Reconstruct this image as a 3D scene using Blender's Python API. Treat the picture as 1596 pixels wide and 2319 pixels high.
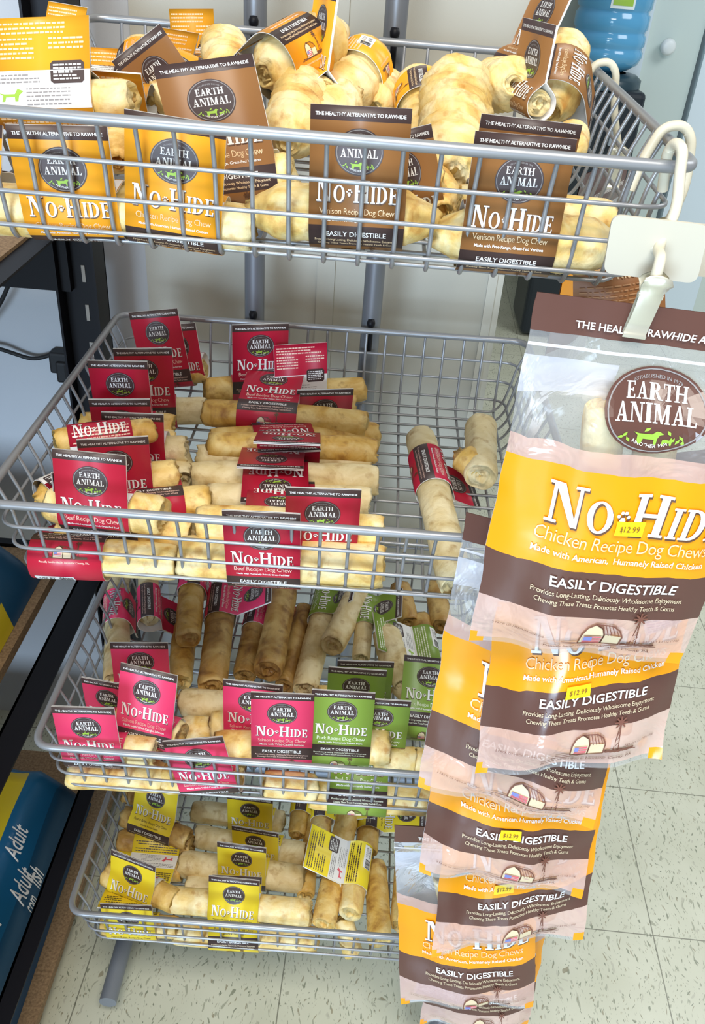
import bpy, math, random
from mathutils import Vector as V, Matrix, noise
S = bpy.context.scene
COL = S.collection
for _o in list(bpy.data.objects):
    bpy.data.objects.remove(_o)
# ---------------------------------------------------------------- camera
CAM = V((.0605, -.6003, 1.3636))
RT = V((.9967, .0473, .0659)).normalized()
FW = V((-.0026, .8307, -.5568)).normalized()
UP = RT.cross(FW).normalized()
RT = FW.cross(UP).normalized()
FPX = 1943.73
cd = bpy.data.cameras.new('camera')
cam = bpy.data.objects.new('camera', cd)
COL.objects.link(cam)
m = Matrix((RT, UP, -FW)).transposed().to_4x4()
m.translation = CAM
cam.matrix_world = m
cd.sensor_fit = 'HORIZONTAL'
cd.sensor_width = 36
cd.lens = 36 * FPX / 1596
cd.clip_start = .02
S.camera = cam
# ---------------------------------------------------------------- light and exposure
S.view_settings.view_transform = 'Standard'
S.view_settings.look = 'None'
S.view_settings.exposure = 0.0
S.view_settings.gamma = 1
S.view_settings.use_curve_mapping = False
S.cycles.max_bounces = 10
S.cycles.transparent_max_bounces = 24
w = bpy.data.worlds.new('world')
S.world = w
w.use_nodes = True
w.node_tree.nodes['Background'].inputs[0].default_value = (.93, .96, 1, 1)
w.node_tree.nodes['Background'].inputs[1].default_value = .31


def area(name, loc, target, sx, sy, power, col):
    l = bpy.data.lights.new(name, 'AREA')
    l.shape = 'RECTANGLE'
    l.size, l.size_y, l.energy, l.color = sx, sy, power, col
    o = bpy.data.objects.new(name, l)
    COL.objects.link(o)
    o.location = loc
    o.rotation_euler = (V(target) - V(loc)).to_track_quat('-Z', 'Y').to_euler()
    return o


area('ceiling_light', (.15, -1.05, 2.75), (.1, -.1, .4), 1.4, .7, 47, (1, .94, .84))
area('ceiling_light', (2.3, 1.2, 2.8), (2.0, 2.2, 0), 1.4, 1.2, 40, (.93, .98, 1))
area('daylight_window', (-1.0, -4.2, 1.35), (-.3, .6, .75), 1.6, 1.3, 190, (.60, .79, 1))


def ray(px, py):
    return FW + RT * ((px - 798) / FPX) - UP * ((py - 1159.5) / FPX)


def aty(px, py, y):
    d = ray(px, py)
    return CAM + d * ((y - CAM.y) / d.y)


def atz(px, py, z):
    d = ray(px, py)
    return CAM + d * ((z - CAM.z) / d.z)


def pj(p):
    d = p - CAM
    z = d.dot(FW)
    return (798 + FPX * d.dot(RT) / z, 1159.5 - FPX * d.dot(UP) / z)


# ---------------------------------------------------------------- materials
MATS = {}


def mat(name, col, rough=.5, metal=0, spec=.5, bump=0, bscale=200, build=None):
    if name in MATS:
        return MATS[name]
    M = bpy.data.materials.new(name)
    M.use_nodes = True
    nt = M.node_tree
    b = nt.nodes['Principled BSDF']
    b.inputs['Base Color'].default_value = (*col, 1)
    b.inputs['Roughness'].default_value = rough
    b.inputs['Metallic'].default_value = metal
    b.inputs['Specular IOR Level'].default_value = spec
    if bump:
        tc = nt.nodes.new('ShaderNodeTexCoord')
        n = nt.nodes.new('ShaderNodeTexNoise')
        n.inputs['Scale'].default_value = bscale
        bp = nt.nodes.new('ShaderNodeBump')
        bp.inputs['Strength'].default_value = bump
        bp.inputs['Distance'].default_value = .002
        nt.links.new(tc.outputs['Object'], n.inputs['Vector'])
        nt.links.new(n.outputs['Fac'], bp.inputs['Height'])
        nt.links.new(bp.outputs['Normal'], b.inputs['Normal'])
    if build:
        build(nt, b)
    MATS[name] = M
    return M


def ramp(nt, stops):
    r = nt.nodes.new('ShaderNodeValToRGB')
    e = r.color_ramp.elements
    while len(e) < len(stops):
        e.new(.5)
    for k, (p, c) in enumerate(stops):
        e[k].position = p
        e[k].color = (*c, 1)
    return r


def dough(c0, c1, c2, lo=.45):
    def f(nt, b):
        L = nt.links.new
        tc = nt.nodes.new('ShaderNodeTexCoord')
        oi = nt.nodes.new('ShaderNodeObjectInfo')
        ad = nt.nodes.new('ShaderNodeVectorMath')
        ad.operation = 'MULTIPLY_ADD'
        ad.inputs[1].default_value = (1, 1, 1)
        sc = nt.nodes.new('ShaderNodeVectorMath')
        sc.operation = 'SCALE'
        sc.inputs[0].default_value = (7, 5, 3)
        L(oi.outputs['Random'], sc.inputs['Scale'])
        L(tc.outputs['Object'], ad.inputs[0])
        L(sc.outputs[0], ad.inputs[2])
        n = nt.nodes.new('ShaderNodeTexNoise')
        n.inputs['Scale'].default_value = 34
        n.inputs['Detail'].default_value = 5
        n.inputs['Distortion'].default_value = .8
        L(ad.outputs[0], n.inputs['Vector'])
        r = ramp(nt, [(lo - .12, c0), (lo + .1, c1), (lo + .27, c2)])
        L(n.outputs['Fac'], r.inputs['Fac'])
        n3 = nt.nodes.new('ShaderNodeTexNoise')
        n3.inputs['Scale'].default_value = 78
        n3.inputs['Detail'].default_value = 4
        L(ad.outputs[0], n3.inputs['Vector'])
        r3 = ramp(nt, [(.56, (0, 0, 0)), (.74, (.8, .8, .8))])
        L(n3.outputs['Fac'], r3.inputs['Fac'])
        mx = nt.nodes.new('ShaderNodeMix')
        mx.data_type = 'RGBA'
        mx.inputs['B'].default_value = (*c2, 1)
        L(r3.outputs['Color'], mx.inputs['Factor'])
        L(r.outputs['Color'], mx.inputs['A'])
        L(mx.outputs['Result'], b.inputs['Base Color'])
        n2 = nt.nodes.new('ShaderNodeTexNoise')
        n2.inputs['Scale'].default_value = 130
        n2.inputs['Detail'].default_value = 6
        L(ad.outputs[0], n2.inputs['Vector'])
        bp = nt.nodes.new('ShaderNodeBump')
        bp.inputs['Strength'].default_value = .45
        bp.inputs['Distance'].default_value = .003
        L(n2.outputs['Fac'], bp.inputs['Height'])
        L(bp.outputs['Normal'], b.inputs['Normal'])
    return f


ROLLM = {
    'cream': mat('dough_cream', (.9, .8, .52), .5, build=dough((.90, .76, .42), (.82, .57, .18), (.55, .26, .05), .49)),
    'gold': mat('dough_golden', (.85, .65, .3), .5, build=dough((.82, .61, .24), (.68, .41, .09), (.36, .16, .03), .47)),
    'brown': mat('dough_browned', (.7, .5, .2), .45, build=dough((.66, .46, .17), (.46, .26, .065), (.22, .10, .022), .45)),
    'pale': mat('dough_pale', (.86, .79, .58), .55, build=dough((.84, .72, .44), (.70, .55, .27), (.45, .28, .10), .51)),
}
steel = mat('grey_coated_wire', (.33, .34, .36), .36, .4)
steel_d = steel
postm = mat('grey_post_paint', (.23, .24, .26), .4, .5)
black = mat('black_steel', (.006, .006, .009), .5, 0, .25)
rubber = mat('black_rubber', (.012, .012, .013), .6)
legm = mat('grey_leg_paint', (.27, .30, .35), .45, .3, bump=.1, bscale=600)
capm = mat('grey_plastic_cap', (.42, .5, .62), .5)
ivory = mat('ivory_coated_wire', (.72, .67, .52), .38, bump=.1, bscale=300)
tagm = mat('ivory_plastic', (.62, .59, .49), .55)
paper = mat('white_card_paper', (.86, .85, .83), .6)
white = mat('white_ink', (.93, .92, .9), .5)
darkb = mat('dark_brown_ink', (.060, .036, .034), .42)
dbag = mat('dark_brown_bag_ink', (.115, .060, .050), .33)
shadow_ink = mat('brown_ink', (.13, .06, .03), .5)
green_ink = mat('green_ink', (.33, .55, .06), .5)
grey_ink = mat('grey_ink', (.30, .28, .28), .5)
black_ink = mat('black_ink', (.02, .02, .02), .5)
red_ink = mat('red_ink', (.75, .10, .14), .5)
blue_ink = mat('blue_ink', (.20, .24, .55), .5)
peach_ink = mat('peach_ink', (.95, .70, .42), .5)
barn_ink = mat('barn_cream_ink', (.80, .66, .44), .5)
price_y = mat('yellow_price_label', (.98, .68, .01), .5)


def card_col(name, c):
    return mat(name, c, .36, 0, .5)


FLAV = {
    'chicken': (card_col('orange_card', (.93, .40, .020)), peach_ink, 'Chicken Recipe Dog Chew', 'Made with American, Humanely Raised Chicken'),
    'venison': (card_col('brown_card', (.30, .135, .042)), peach_ink, 'Venison Recipe Dog Chew', 'Made with Free-Range, Grass-Fed Venison'),
    'beef': (card_col('crimson_card', (.51, .013, .044)), mat('pale_pink_ink', (.92, .62, .52), .5), 'Beef Recipe Dog Chew', 'Made with Humanely Raised, Grass-Fed Beef'),
    'salmon': (card_col('pink_card', (.80, .050, .150)), mat('pale_pink_ink', (.92, .62, .52), .5), 'Salmon Recipe Dog Chew', 'Made with Wild-Caught Salmon'),
    'pork': (card_col('green_card', (.24, .37, .055)), mat('pale_green_ink', (.86, .90, .70), .5), 'Pork Recipe Dog Chew', 'Made with Humanely Raised Pork'),
    'peanut': (card_col('yellow_card', (.86, .65, .028)), darkb, 'Peanut Butter Recipe Dog Chew', 'Low-Fat & Low Calorie'),
}


# ---------------------------------------------------------------- mesh building
class MB:
    def __init__(s):
        s.v, s.f, s.m, s.sm = [], [], [], []

    def add(s, verts, faces, mi=0, smooth=False):
        o = len(s.v)
        s.v += [V(p) for p in verts]
        for f in faces:
            s.f.append([o + i for i in f])
            s.m.append(mi)
            s.sm.append(smooth)

    def box(s, lo, hi, mi=0, M=None):
        x0, y0, z0 = lo
        x1, y1, z1 = hi
        p = [V((x, y, z)) for z in (z0, z1) for y in (y0, y1) for x in (x0, x1)]
        if M:
            p = [M @ q for q in p]
        s.add(p, [(0, 2, 3, 1), (4, 5, 7, 6), (0, 1, 5, 4), (2, 6, 7, 3), (0, 4, 6, 2), (1, 3, 7, 5)], mi)

    def tube(s, pts, r, n=8, closed=False, mi=0, caps=True):
        pts = [V(p) for p in pts]
        N = len(pts)
        rings = []
        prev = None
        for i, p in enumerate(pts):
            a = pts[(i - 1) % N] if (closed or i > 0) else p
            b = pts[(i + 1) % N] if (closed or i < N - 1) else p
            t = (b - a).normalized()
            if prev is None:
                u = t.orthogonal().normalized()
            else:
                u = (prev - t * prev.dot(t)).normalized()
            prev = u
            q = t.cross(u)
            rr = r[i] if isinstance(r, (list, tuple)) else r
            rings.append([p + (u * math.cos(k * math.tau / n) + q * math.sin(k * math.tau / n)) * rr for k in range(n)])
        vs = [p for R in rings for p in R]
        fs = []
        for i in range(N if closed else N - 1):
            j = (i + 1) % N
            sh = 0
            if closed and j == 0:
                sh = min(range(n), key=lambda k: (rings[i][0] - rings[0][k]).length)
            for k in range(n):
                fs.append((i * n + k, i * n + (k + 1) % n, j * n + (k + 1 + sh) % n, j * n + (k + sh) % n))
        s.add(vs, fs, mi, True)
        if caps and not closed:
            s.add(rings[0], [list(range(n))[::-1]], mi)
            s.add(rings[-1], [list(range(n))], mi)

    def lathe(s, prof, c, n=32, mi=0, axis=None):
        M = axis.to_track_quat('Z', 'Y').to_matrix() if axis else Matrix.Identity(3)
        c = V(c)
        vs = [c + M @ V((r * math.cos(k * math.tau / n), r * math.sin(k * math.tau / n), z)) for r, z in prof for k in range(n)]
        fs = [(i * n + k, i * n + (k + 1) % n, (i + 1) * n + (k + 1) % n, (i + 1) * n + k) for i in range(len(prof) - 1) for k in range(n)]
        s.add(vs, fs, mi, True)

    def build(s, name, mats, parent=None, loc=None):
        if not isinstance(mats, (list, tuple)):
            mats = [mats]
        o_loc = V(parent.location) if parent else (V(loc) if loc is not None else V((0, 0, 0)))
        me = bpy.data.meshes.new(name)
        me.from_pydata([p - o_loc for p in s.v], [], s.f)
        for M in mats:
            me.materials.append(M)
        me.polygons.foreach_set('material_index', s.m)
        me.polygons.foreach_set('use_smooth', s.sm)
        me.update()
        o = bpy.data.objects.new(name, me)
        COL.objects.link(o)
        if parent:
            o.parent = parent
        else:
            o.location = o_loc
        return o


def tag(o, label, cat, group=None):
    o['label'] = label
    o['category'] = cat
    if group:
        o['group'] = group
    return o


def thing(name, loc, label, cat, group=None):
    o = bpy.data.objects.new(name, None)
    o.empty_display_size = .02
    COL.objects.link(o)
    o.location = loc
    return tag(o, label, cat, group)


def struct(o):
    o['kind'] = 'structure'
    return o


def fillet(pts, r, n=4, closed=False):
    pts = [V(p) for p in pts]
    N = len(pts)
    out = []
    for i, p in enumerate(pts):
        if not closed and i in (0, N - 1):
            out.append(p)
            continue
        a, b = pts[i - 1], pts[(i + 1) % N]
        da, db = (a - p), (b - p)
        ra = min(r, da.length * .49, db.length * .49)
        A, B = p + da.normalized() * ra, p + db.normalized() * ra
        for k in range(n + 1):
            t = k / n
            out.append(A.lerp(p, t).lerp(p.lerp(B, t), t))
    return out


# ---------------------------------------------------------------- lettering (2D triangles; x right, y up)
TXT = {}


def sans(body, bold=.0, space=1.0):
    key = (body, bold, space)
    if key in TXT:
        return TXT[key]
    cu = bpy.data.curves.new('t', 'FONT')
    cu.body = body
    cu.size = 1
    cu.offset = bold
    cu.space_character = space
    cu.resolution_u = 2
    cu.align_x = 'CENTER'
    ob = bpy.data.objects.new('t', cu)
    COL.objects.link(ob)
    dg = bpy.context.evaluated_depsgraph_get()
    me = bpy.data.meshes.new_from_object(ob.evaluated_get(dg))
    vs = [(p.co.x, p.co.y) for p in me.vertices]
    fs = [list(p.vertices) for p in me.polygons]
    bpy.data.objects.remove(ob)
    bpy.data.curves.remove(cu)
    bpy.data.meshes.remove(me)
    if vs:
        x0, x1 = min(v[0] for v in vs), max(v[0] for v in vs)
        vs = [((x - (x0 + x1) / 2) / (x1 - x0), y / (x1 - x0)) for x, y in vs]   # unit width, centred
    TXT[key] = (vs, fs)
    return TXT[key]


def quad(*p):
    return list(p)


def rect(x0, y0, x1, y1):
    return [(x0, y0), (x1, y0), (x1, y1), (x0, y1)]


def arcband(cx, cy, rx, ry, ix, iy, a0, a1, n=10):
    out = []
    for k in range(n):
        t0, t1 = math.radians(a0 + (a1 - a0) * k / n), math.radians(a0 + (a1 - a0) * (k + 1) / n)
        out.append([(cx + ix * math.cos(t0), cy + iy * math.sin(t0)), (cx + rx * math.cos(t0), cy + ry * math.sin(t0)),
                    (cx + rx * math.cos(t1), cy + ry * math.sin(t1)), (cx + ix * math.cos(t1), cy + iy * math.sin(t1))])
    return out


def stem(x, w=.18, s=.08):
    return [rect(x, .06, x + w, .94), rect(x - s, 0, x + w + s, .07), rect(x - s, .93, x + w + s, 1)]


GL = {
    'E': (stem(.08) + [rect(.2, 0, .6, .08), rect(.2, .92, .58, 1), rect(.25, .46, .46, .54), rect(.54, .05, .6, .24), rect(.52, .76, .58, .95), rect(.42, .38, .47, .62)], .66),
    'A': ([quad((.12, .05), (.2, .05), (.44, 1), (.36, 1)), quad((.5, .05), (.7, .05), (.46, 1), (.34, 1)), rect(.24, .28, .58, .36), rect(.02, 0, .3, .07), rect(.42, 0, .8, .07)], .80),
    'R': (stem(.08) + arcband(.3, .74, .3, .26, .13, .19, -90, 90) + [rect(.2, .93, .32, 1), rect(.2, .48, .32, .55), quad((.3, .5), (.45, .52), (.76, 0), (.54, 0)), rect(.6, 0, .84, .07)], .80),
    'T': ([rect(.27, .06, .45, .94), rect(.17, 0, .55, .07), rect(.02, .92, .70, 1), rect(.02, .74, .08, .95), rect(.64, .74, .70, .95)], .72),
    'H': (stem(.08) + stem(.6) + [rect(.2, .46, .65, .55)], .90),
    'N': ([rect(.12, .05, .2, .95), rect(.02, 0, .30, .07), rect(.02, .93, .26, 1), quad((.12, 1), (.34, 1), (.76, 0), (.62, 0)), rect(.68, 0, .76, .95), rect(.58, .93, .88, 1)], .90),
    'I': (stem(.08), .36),
    'M': ([rect(.12, .05, .19, .95), rect(.02, 0, .29, .07), rect(.02, .93, .26, 1), quad((.12, 1), (.33, 1), (.58, 0), (.48, 0)), quad((.48, 0), (.56, 0), (.82, 1), (.74, 1)), rect(.74, .05, .92, .95), rect(.66, 0, 1.0, .07), rect(.76, .93, 1.0, 1)], 1.04),
    'L': (stem(.08) + [rect(.2, 0, .58, .08), rect(.52, .05, .58, .28)], .63),
    'O': (arcband(.42, .5, .41, .52, .22, .44, 0, 360, 20), .86),
    'D': (stem(.08) + arcband(.3, .5, .46, .5, .26, .42, -90, 90, 12) + [rect(.2, 0, .32, .08), rect(.2, .92, .32, 1)], .82),
    ' ': ([], .35),
}
GL['o'] = ([[(x * .74, y * .74) for x, y in p] for p in GL['O'][0]], .66)
for a in 'IDE':
    GL[a.lower()] = ([[(x * .76, y * .76) for x, y in p] for p in GL[a][0]], GL[a][1] * .78)
GL['*'] = (sum([[[(cx + r * math.cos(k * 1.047), cy + r * math.sin(k * 1.047)) for k in range(6)]] for cx, cy, r in ((.16, .36, .085), (.05, .46, .045), (.13, .54, .045), (.22, .54, .045), (.29, .45, .045))], []), .36)


def serif(body):
    key = ('serif', body)
    if key in TXT:
        return TXT[key]
    vs, fs, x = [], [], 0
    for ch in body:
        polys, adv = GL[ch]
        for p in polys:
            o = len(vs)
            vs += [(x + a, b) for a, b in p]
            fs.append(list(range(o, o + len(p))))
        x += adv + .03
    vs = [((a - x / 2) / x, b / x) for a, b in vs]
    TXT[key] = (vs, fs)
    return TXT[key]


def ell(cx, cy, rx, ry, n=28):
    return [(cx + rx * math.cos(k * math.tau / n), cy + ry * math.sin(k * math.tau / n)) for k in range(n)]


class Sheet:
    """2D artwork: polygons with a material and a layer, u right, v DOWN (metres)."""

    def __init__(s):
        s.items = []

    def poly(s, pts, M, lay=1):
        s.items.append(([tuple(p) for p in pts], [list(range(len(pts)))], M, lay))

    def disc(s, cu, cv, rx, ry, M, lay=2, n=32, k=6):
        vs = [(cu, cv)] + [(cu + rx * (q + 1) / k * math.cos(j * math.tau / n), cv + ry * (q + 1) / k * math.sin(j * math.tau / n)) for q in range(k) for j in range(n)]
        fs = [[0, 1 + j, 1 + (j + 1) % n] for j in range(n)]
        fs += [[1 + q * n + j, 1 + (q + 1) * n + j, 1 + (q + 1) * n + (j + 1) % n, 1 + q * n + (j + 1) % n] for q in range(k - 1) for j in range(n)]
        s.items.append((vs, fs, M, lay))

    def text(s, t2d, cu, cv, width, M, lay=2, ysc=1., rot=0, arc=0):
        vs, fs = t2d
        c, sn = math.cos(rot), math.sin(rot)
        out = []
        for x, y in vs:
            X, Y = x * width, -y * width * ysc + arc * (x * 2) ** 2
            out.append((cu + c * X - sn * Y, cv + sn * X + c * Y))
        s.items.append((out, fs, M, lay))

    def lines(s, u0, u1, v0, n, pitch, h, M, rng, lay=2, broken=.0):
        for k in range(n):
            e = u1 - rng.random() * .35 * (u1 - u0) if rng.random() < .4 else u1
            x = u0
            while x < e:
                wl = min(rng.uniform(.0012, .0042), e - x)
                s.poly(rect(x, v0 + k * pitch, x + wl, v0 + k * pitch + h), M, lay)
                x += wl + .0007


def logo(sh, cu, cv, rx, ry, ring=True, fine=True, base=None):
    sh.disc(cu, cv, rx, ry, base or darkb, 2)
    if ring:
        pts_o, pts_i = ell(cu, cv, rx * .95, ry * .95, 32), ell(cu, cv, rx * .92, ry * .92, 32)
        vs = pts_o + pts_i
        sh.items.append((vs, [[k, (k + 1) % 32, 32 + (k + 1) % 32, 32 + k] for k in range(32)], grey_ink, 3))
    sh.text(serif('EARTH'), cu, cv - ry * .25, rx * 1.18, white, 3, .98)
    sh.text(serif('ANIMAL'), cu, cv + ry * .23, rx * 1.58, white, 3, .98)
    if fine:
        sh.text(sans('ESTABLISHED IN 1979', .01), cu, cv - ry * .72, rx * .9, grey_ink, 3, arc=ry * .12)
        sh.text(sans('ANOTHER WAY', .01), cu, cv + ry * .84, rx * .8, white, 3, arc=-ry * .14)
    k = rx
    dog = [(-.30, .62), (-.30, .50), (-.38, .42), (-.26, .46), (-.02, .46), (.06, .38), (.12, .38), (.20, .44), (.13, .47), (.10, .56), (.10, .72), (.05, .72), (.04, .60), (-.18, .59), (-.21, .72), (-.27, .72)]
    cat = [(.20, .72), (.20, .58), (.25, .56), (.34, .58), (.36, .50), (.39, .55), (.43, .50), (.44, .60), (.40, .62), (.40, .72), (.37, .72), (.36, .66), (.25, .66), (.24, .72)]
    for shp in (dog, cat):
        sh.poly([(cu + x * k, cv + (y - .52) * k * .8 + ry * .55) for x, y in shp], green_ink, 3)
    for x, y, a in ((-.55, .50, .6), (-.48, .62, -.5), (.55, .5, -.7), (.50, .60, .4), (.60, .62, 0), (-.62, .56, 1.2), (-.12, .36, .8), (.3, .4, -.6)):
        pts = [(0, -.08), (.035, 0), (0, .08), (-.035, 0)]
        c, n = math.cos(a), math.sin(a)
        sh.poly([(cu + (x + c * p - n * q) * k, cv + ry * .55 + (y - .52 + n * p + c * q) * k * .8) for p, q in pts], green_ink, 3)


def nohide(sh, cu, cv, width):
    sh.text(serif('No*Hide'), cu + width * .008, cv + width * .014, width, shadow_ink, 2, 1.12)
    sh.text(serif('No*Hide'), cu, cv, width, white, 3, 1.12)


def farm(sh, cu, cv, s, ink):
    def P(pts):
        return [(cu + x * s, cv - y * s) for x, y in pts]

    def ln(a, b, t=.012):
        d = V((b[0] - a[0], b[1] - a[1]))
        n = V((-d.y, d.x)).normalized() * t
        sh.poly(P([(a[0] + n.x, a[1] + n.y), (b[0] + n.x, b[1] + n.y), (b[0] - n.x, b[1] - n.y), (a[0] - n.x, a[1] - n.y)]), ink, 3)
    barn = [(-.28, 0), (-.28, .22), (-.22, .34), (-.10, .42), (.02, .34), (.06, .22), (.06, 0)]
    side = [(.06, 0), (.06, .22), (.02, .34), (-.10, .42), (.16, .40), (.28, .32), (.34, .2), (.34, 0)]
    sh.poly(P(barn), barn_ink, 2)
    sh.poly(P([(.06, 0), (.34, 0), (.34, .2), (.06, .22)]), barn_ink, 2)
    for shp in (barn, side):
        for k in range(len(shp)):
            ln(shp[k], shp[(k + 1) % len(shp)])
    for k in range(5):
        ln((.0 + k * .05, .40), (.07 + k * .055, .21), .006)
    sh.poly(P([(-.24, .05), (.02, .05), (.02, .20), (-.24, .20)]), white, 3)
    for k in range(4):
        sh.poly(P([(-.24, .05 + k * .042), (.02, .05 + k * .042), (.02, .071 + k * .042), (-.24, .071 + k * .042)]), red_ink, 4)
    sh.poly(P([(-.24, .12), (-.13, .12), (-.13, .20), (-.24, .20)]), blue_ink, 5)
    ln((.50, 0), (.545, .5), .008)
    ln((.60, 0), (.555, .5), .008)
    for k in range(4):
        ln((.51 + k * .01, .1 * k + .05), (.59 - k * .01, .1 * k + .12), .006)
    for k in range(8):
        a = k * math.pi / 4
        ln((.55, .55), (.55 + .11 * math.cos(a), .55 + .11 * math.sin(a)), .014)
    for x0, x1, y in ((-.62, .95, -.01), (-.55, -.3, .03), (.36, .9, .04)):
        ln((x0, y), (x1, y - .01), .010)
    for k in range(7):
        sh.poly(P(ell(.4 + k * .075, .03, .05, .04, 8)), ink, 2)


def farm_tag(sh, cu, cv, wd, M):
    sh.text(sans('Proudly hand-rolled in Lancaster County, PA.', .012, .95), cu, cv, wd, M, 3)
# ================================================================ THE SETTING
def floor_nodes(nt, b):
    L = nt.links.new
    N = nt.nodes.new

    def math_(op, *a):
        n = N('ShaderNodeMath')
        n.operation = op
        for k, x in enumerate(a):
            if isinstance(x, (int, float)):
                n.inputs[k].default_value = x
            else:
                L(x, n.inputs[k])
        return n.outputs[0]
    tc = N('ShaderNodeTexCoord')
    mp = N('ShaderNodeMapping')
    mp.vector_type = 'TEXTURE'
    mp.inputs['Rotation'].default_value = (0, 0, -.0257)
    mp.inputs['Location'].default_value = (.0103, .2452, 0)
    L(tc.outputs['Object'], mp.inputs['Vector'])
    sx = N('ShaderNodeSeparateXYZ')
    L(mp.outputs[0], sx.inputs[0])
    seams = []
    cells = []
    for ax in 'XY':
        q = math_('DIVIDE', sx.outputs[ax], .3048)
        cells.append(math_('FLOOR', q))
        fr = math_('FRACT', q)
        e = math_('MINIMUM', fr, math_('SUBTRACT', 1., fr))
        seams.append(math_('LESS_THAN', e, .0032))
    seam = math_('MAXIMUM', seams[0], seams[1])
    cv = N('ShaderNodeCombineXYZ')
    L(cells[0], cv.inputs[0])
    L(cells[1], cv.inputs[1])
    wn = N('ShaderNodeTexWhiteNoise')
    L(cv.outputs[0], wn.inputs['Vector'])
    big = N('ShaderNodeTexNoise')
    big.inputs['Scale'].default_value = 9
    L(tc.outputs['Object'], big.inputs['Vector'])
    base = ramp(nt, [(.3, (.58, .59, .46)), (.7, (.67, .68, .55))])
    L(big.outputs['Fac'], base.inputs['Fac'])
    # flecks: distorted, stretched voronoi
    dist = N('ShaderNodeTexNoise')
    dist.inputs['Scale'].default_value = 16
    L(tc.outputs['Object'], dist.inputs['Vector'])
    va = N('ShaderNodeVectorMath')
    va.operation = 'MULTIPLY_ADD'
    va.inputs[1].default_value = (.045, .045, 0)
    L(dist.outputs['Color'], va.inputs[0])
    L(tc.outputs['Object'], va.inputs[2])
    out = base.outputs['Color']
    for sc, rot, thr, st, colr in ((190, .3, .655, .30, (.22, .24, .17)), (150, -.5, .66, .33, (.36, .37, .28)), (300, 1.0, .67, .4, (.20, .22, .16)), (130, .15, .66, .4, (.50, .50, .40)), (230, -.9, .665, .3, (.30, .27, .18))):
        m2 = N('ShaderNodeMapping')
        m2.inputs['Rotation'].default_value = (0, 0, rot)
        m2.inputs['Scale'].default_value = (1, st, 1)
        m2.inputs['Location'].default_value = (sc * .013, rot, 0)
        L(va.outputs[0], m2.inputs['Vector'])
        ns = N('ShaderNodeTexNoise')
        ns.inputs['Scale'].default_value = sc
        ns.inputs['Detail'].default_value = 1.5
        L(m2.outputs[0], ns.inputs['Vector'])
        f = math_('MULTIPLY', math_('MINIMUM', math_('MULTIPLY', math_('MAXIMUM', math_('SUBTRACT', ns.outputs['Fac'], thr), 0.), 30.), 1.), .85)
        mx = N('ShaderNodeMix')
        mx.data_type = 'RGBA'
        mx.inputs['B'].default_value = (*colr, 1)
        L(f, mx.inputs['Factor'])
        L(out, mx.inputs['A'])
        out = mx.outputs['Result']
    mx = N('ShaderNodeMix')
    mx.data_type = 'RGBA'
    mx.inputs['B'].default_value = (.16, .16, .12, 1)
    L(math_('MULTIPLY', seam, .8), mx.inputs['Factor'])
    L(out, mx.inputs['A'])
    L(mx.outputs['Result'], b.inputs['Base Color'])


B = MB()
B.box((-2.2, -5, -.05), (3.2, 4.0, 0))
struct(B.build('floor', mat('vinyl_floor_tile', (.7, .7, .6), .33, build=floor_nodes)))
wallm = mat('beige_wall_paint', (.50, .48, .41), .55, bump=.06, bscale=500)
trimw = mat('white_trim_paint', (.74, .78, .78), .5)
WY = .60
B = MB()
B.box((-.265, WY, 0), (.222, WY + .11, 2.8))
struct(B.build('wall_back', wallm))
B = MB()
B.box((-2.2, WY + .003, 0), (-.265, WY + .11, 2.8))
struct(B.build('wall_left', mat('white_wall_paint', (.54, .56, .59), .55, bump=.06, bscale=500)))
B = MB()
B.box((.222, WY - .004, 0), (.2345, WY + .114, 2.8))
B.box((.2345, WY + .002, 0), (.2445, WY + .108, 2.8))
struct(B.build('trim_1', mat('pale_corner_trim', (.60, .58, .50), .5)))
B = MB()
B.box((-.02, WY - .004, 0), (.005, WY + .0, 2.8))
struct(B.build('trim_2', wallm))
B = MB()
B.box((-2.2, 3.75, 0), (3.2, 3.85, 2.8))
struct(B.build('wall_far', mat('pale_green_wall', (.58, .65, .60), .6)))
# door with its frame, to the right behind the cooler
B = MB()
DY = 3.2
B.box((.955, DY - .02, 0), (1.03, DY + .10, 2.4))
B.box((.93, DY - .0, 0), (.957, DY + .09, 2.4))
struct(B.build('trim_3', mat('bright_door_frame', (.66, .76, .82), .45)))
B = MB()
B.box((1.03, DY + .01, .01), (1.243, DY + .05, 2.4))
dr = struct(B.build('door_1', mat('grey_green_door', (.56, .65, .62), .5)))
B = MB()
B.lathe([(0, -.05), (.018, -.05), (.027, -.044), (.030, -.034), (.026, -.022), (.014, -.014), (.014, 0), (.024, .002), (.024, .012)], V((1.112, DY + .01, 1.088)), 24, axis=V((0, 1, 0)))
o = B.build('door_knob', mat('white_knob', (.75, .8, .8), .35), dr)
B = MB()
B.box((1.258, DY - .02, 0), (1.50, DY + .10, 2.4))
struct(B.build('trim_4', mat('bright_door_frame', (.66, .76, .82), .45)))
B = MB()
B.box((1.243, DY + .06, 0), (1.258, DY + .1, 2.4))
struct(B.build('door_gap_shade', black))  # black strip filling the gap beside the door, its shade painted in
B = MB()
B.box((1.5, DY + .02, 0), (3.2, DY + .1, 2.8))
struct(B.build('wall_right', mat('pale_green_wall', (.58, .65, .60), .6)))

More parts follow.
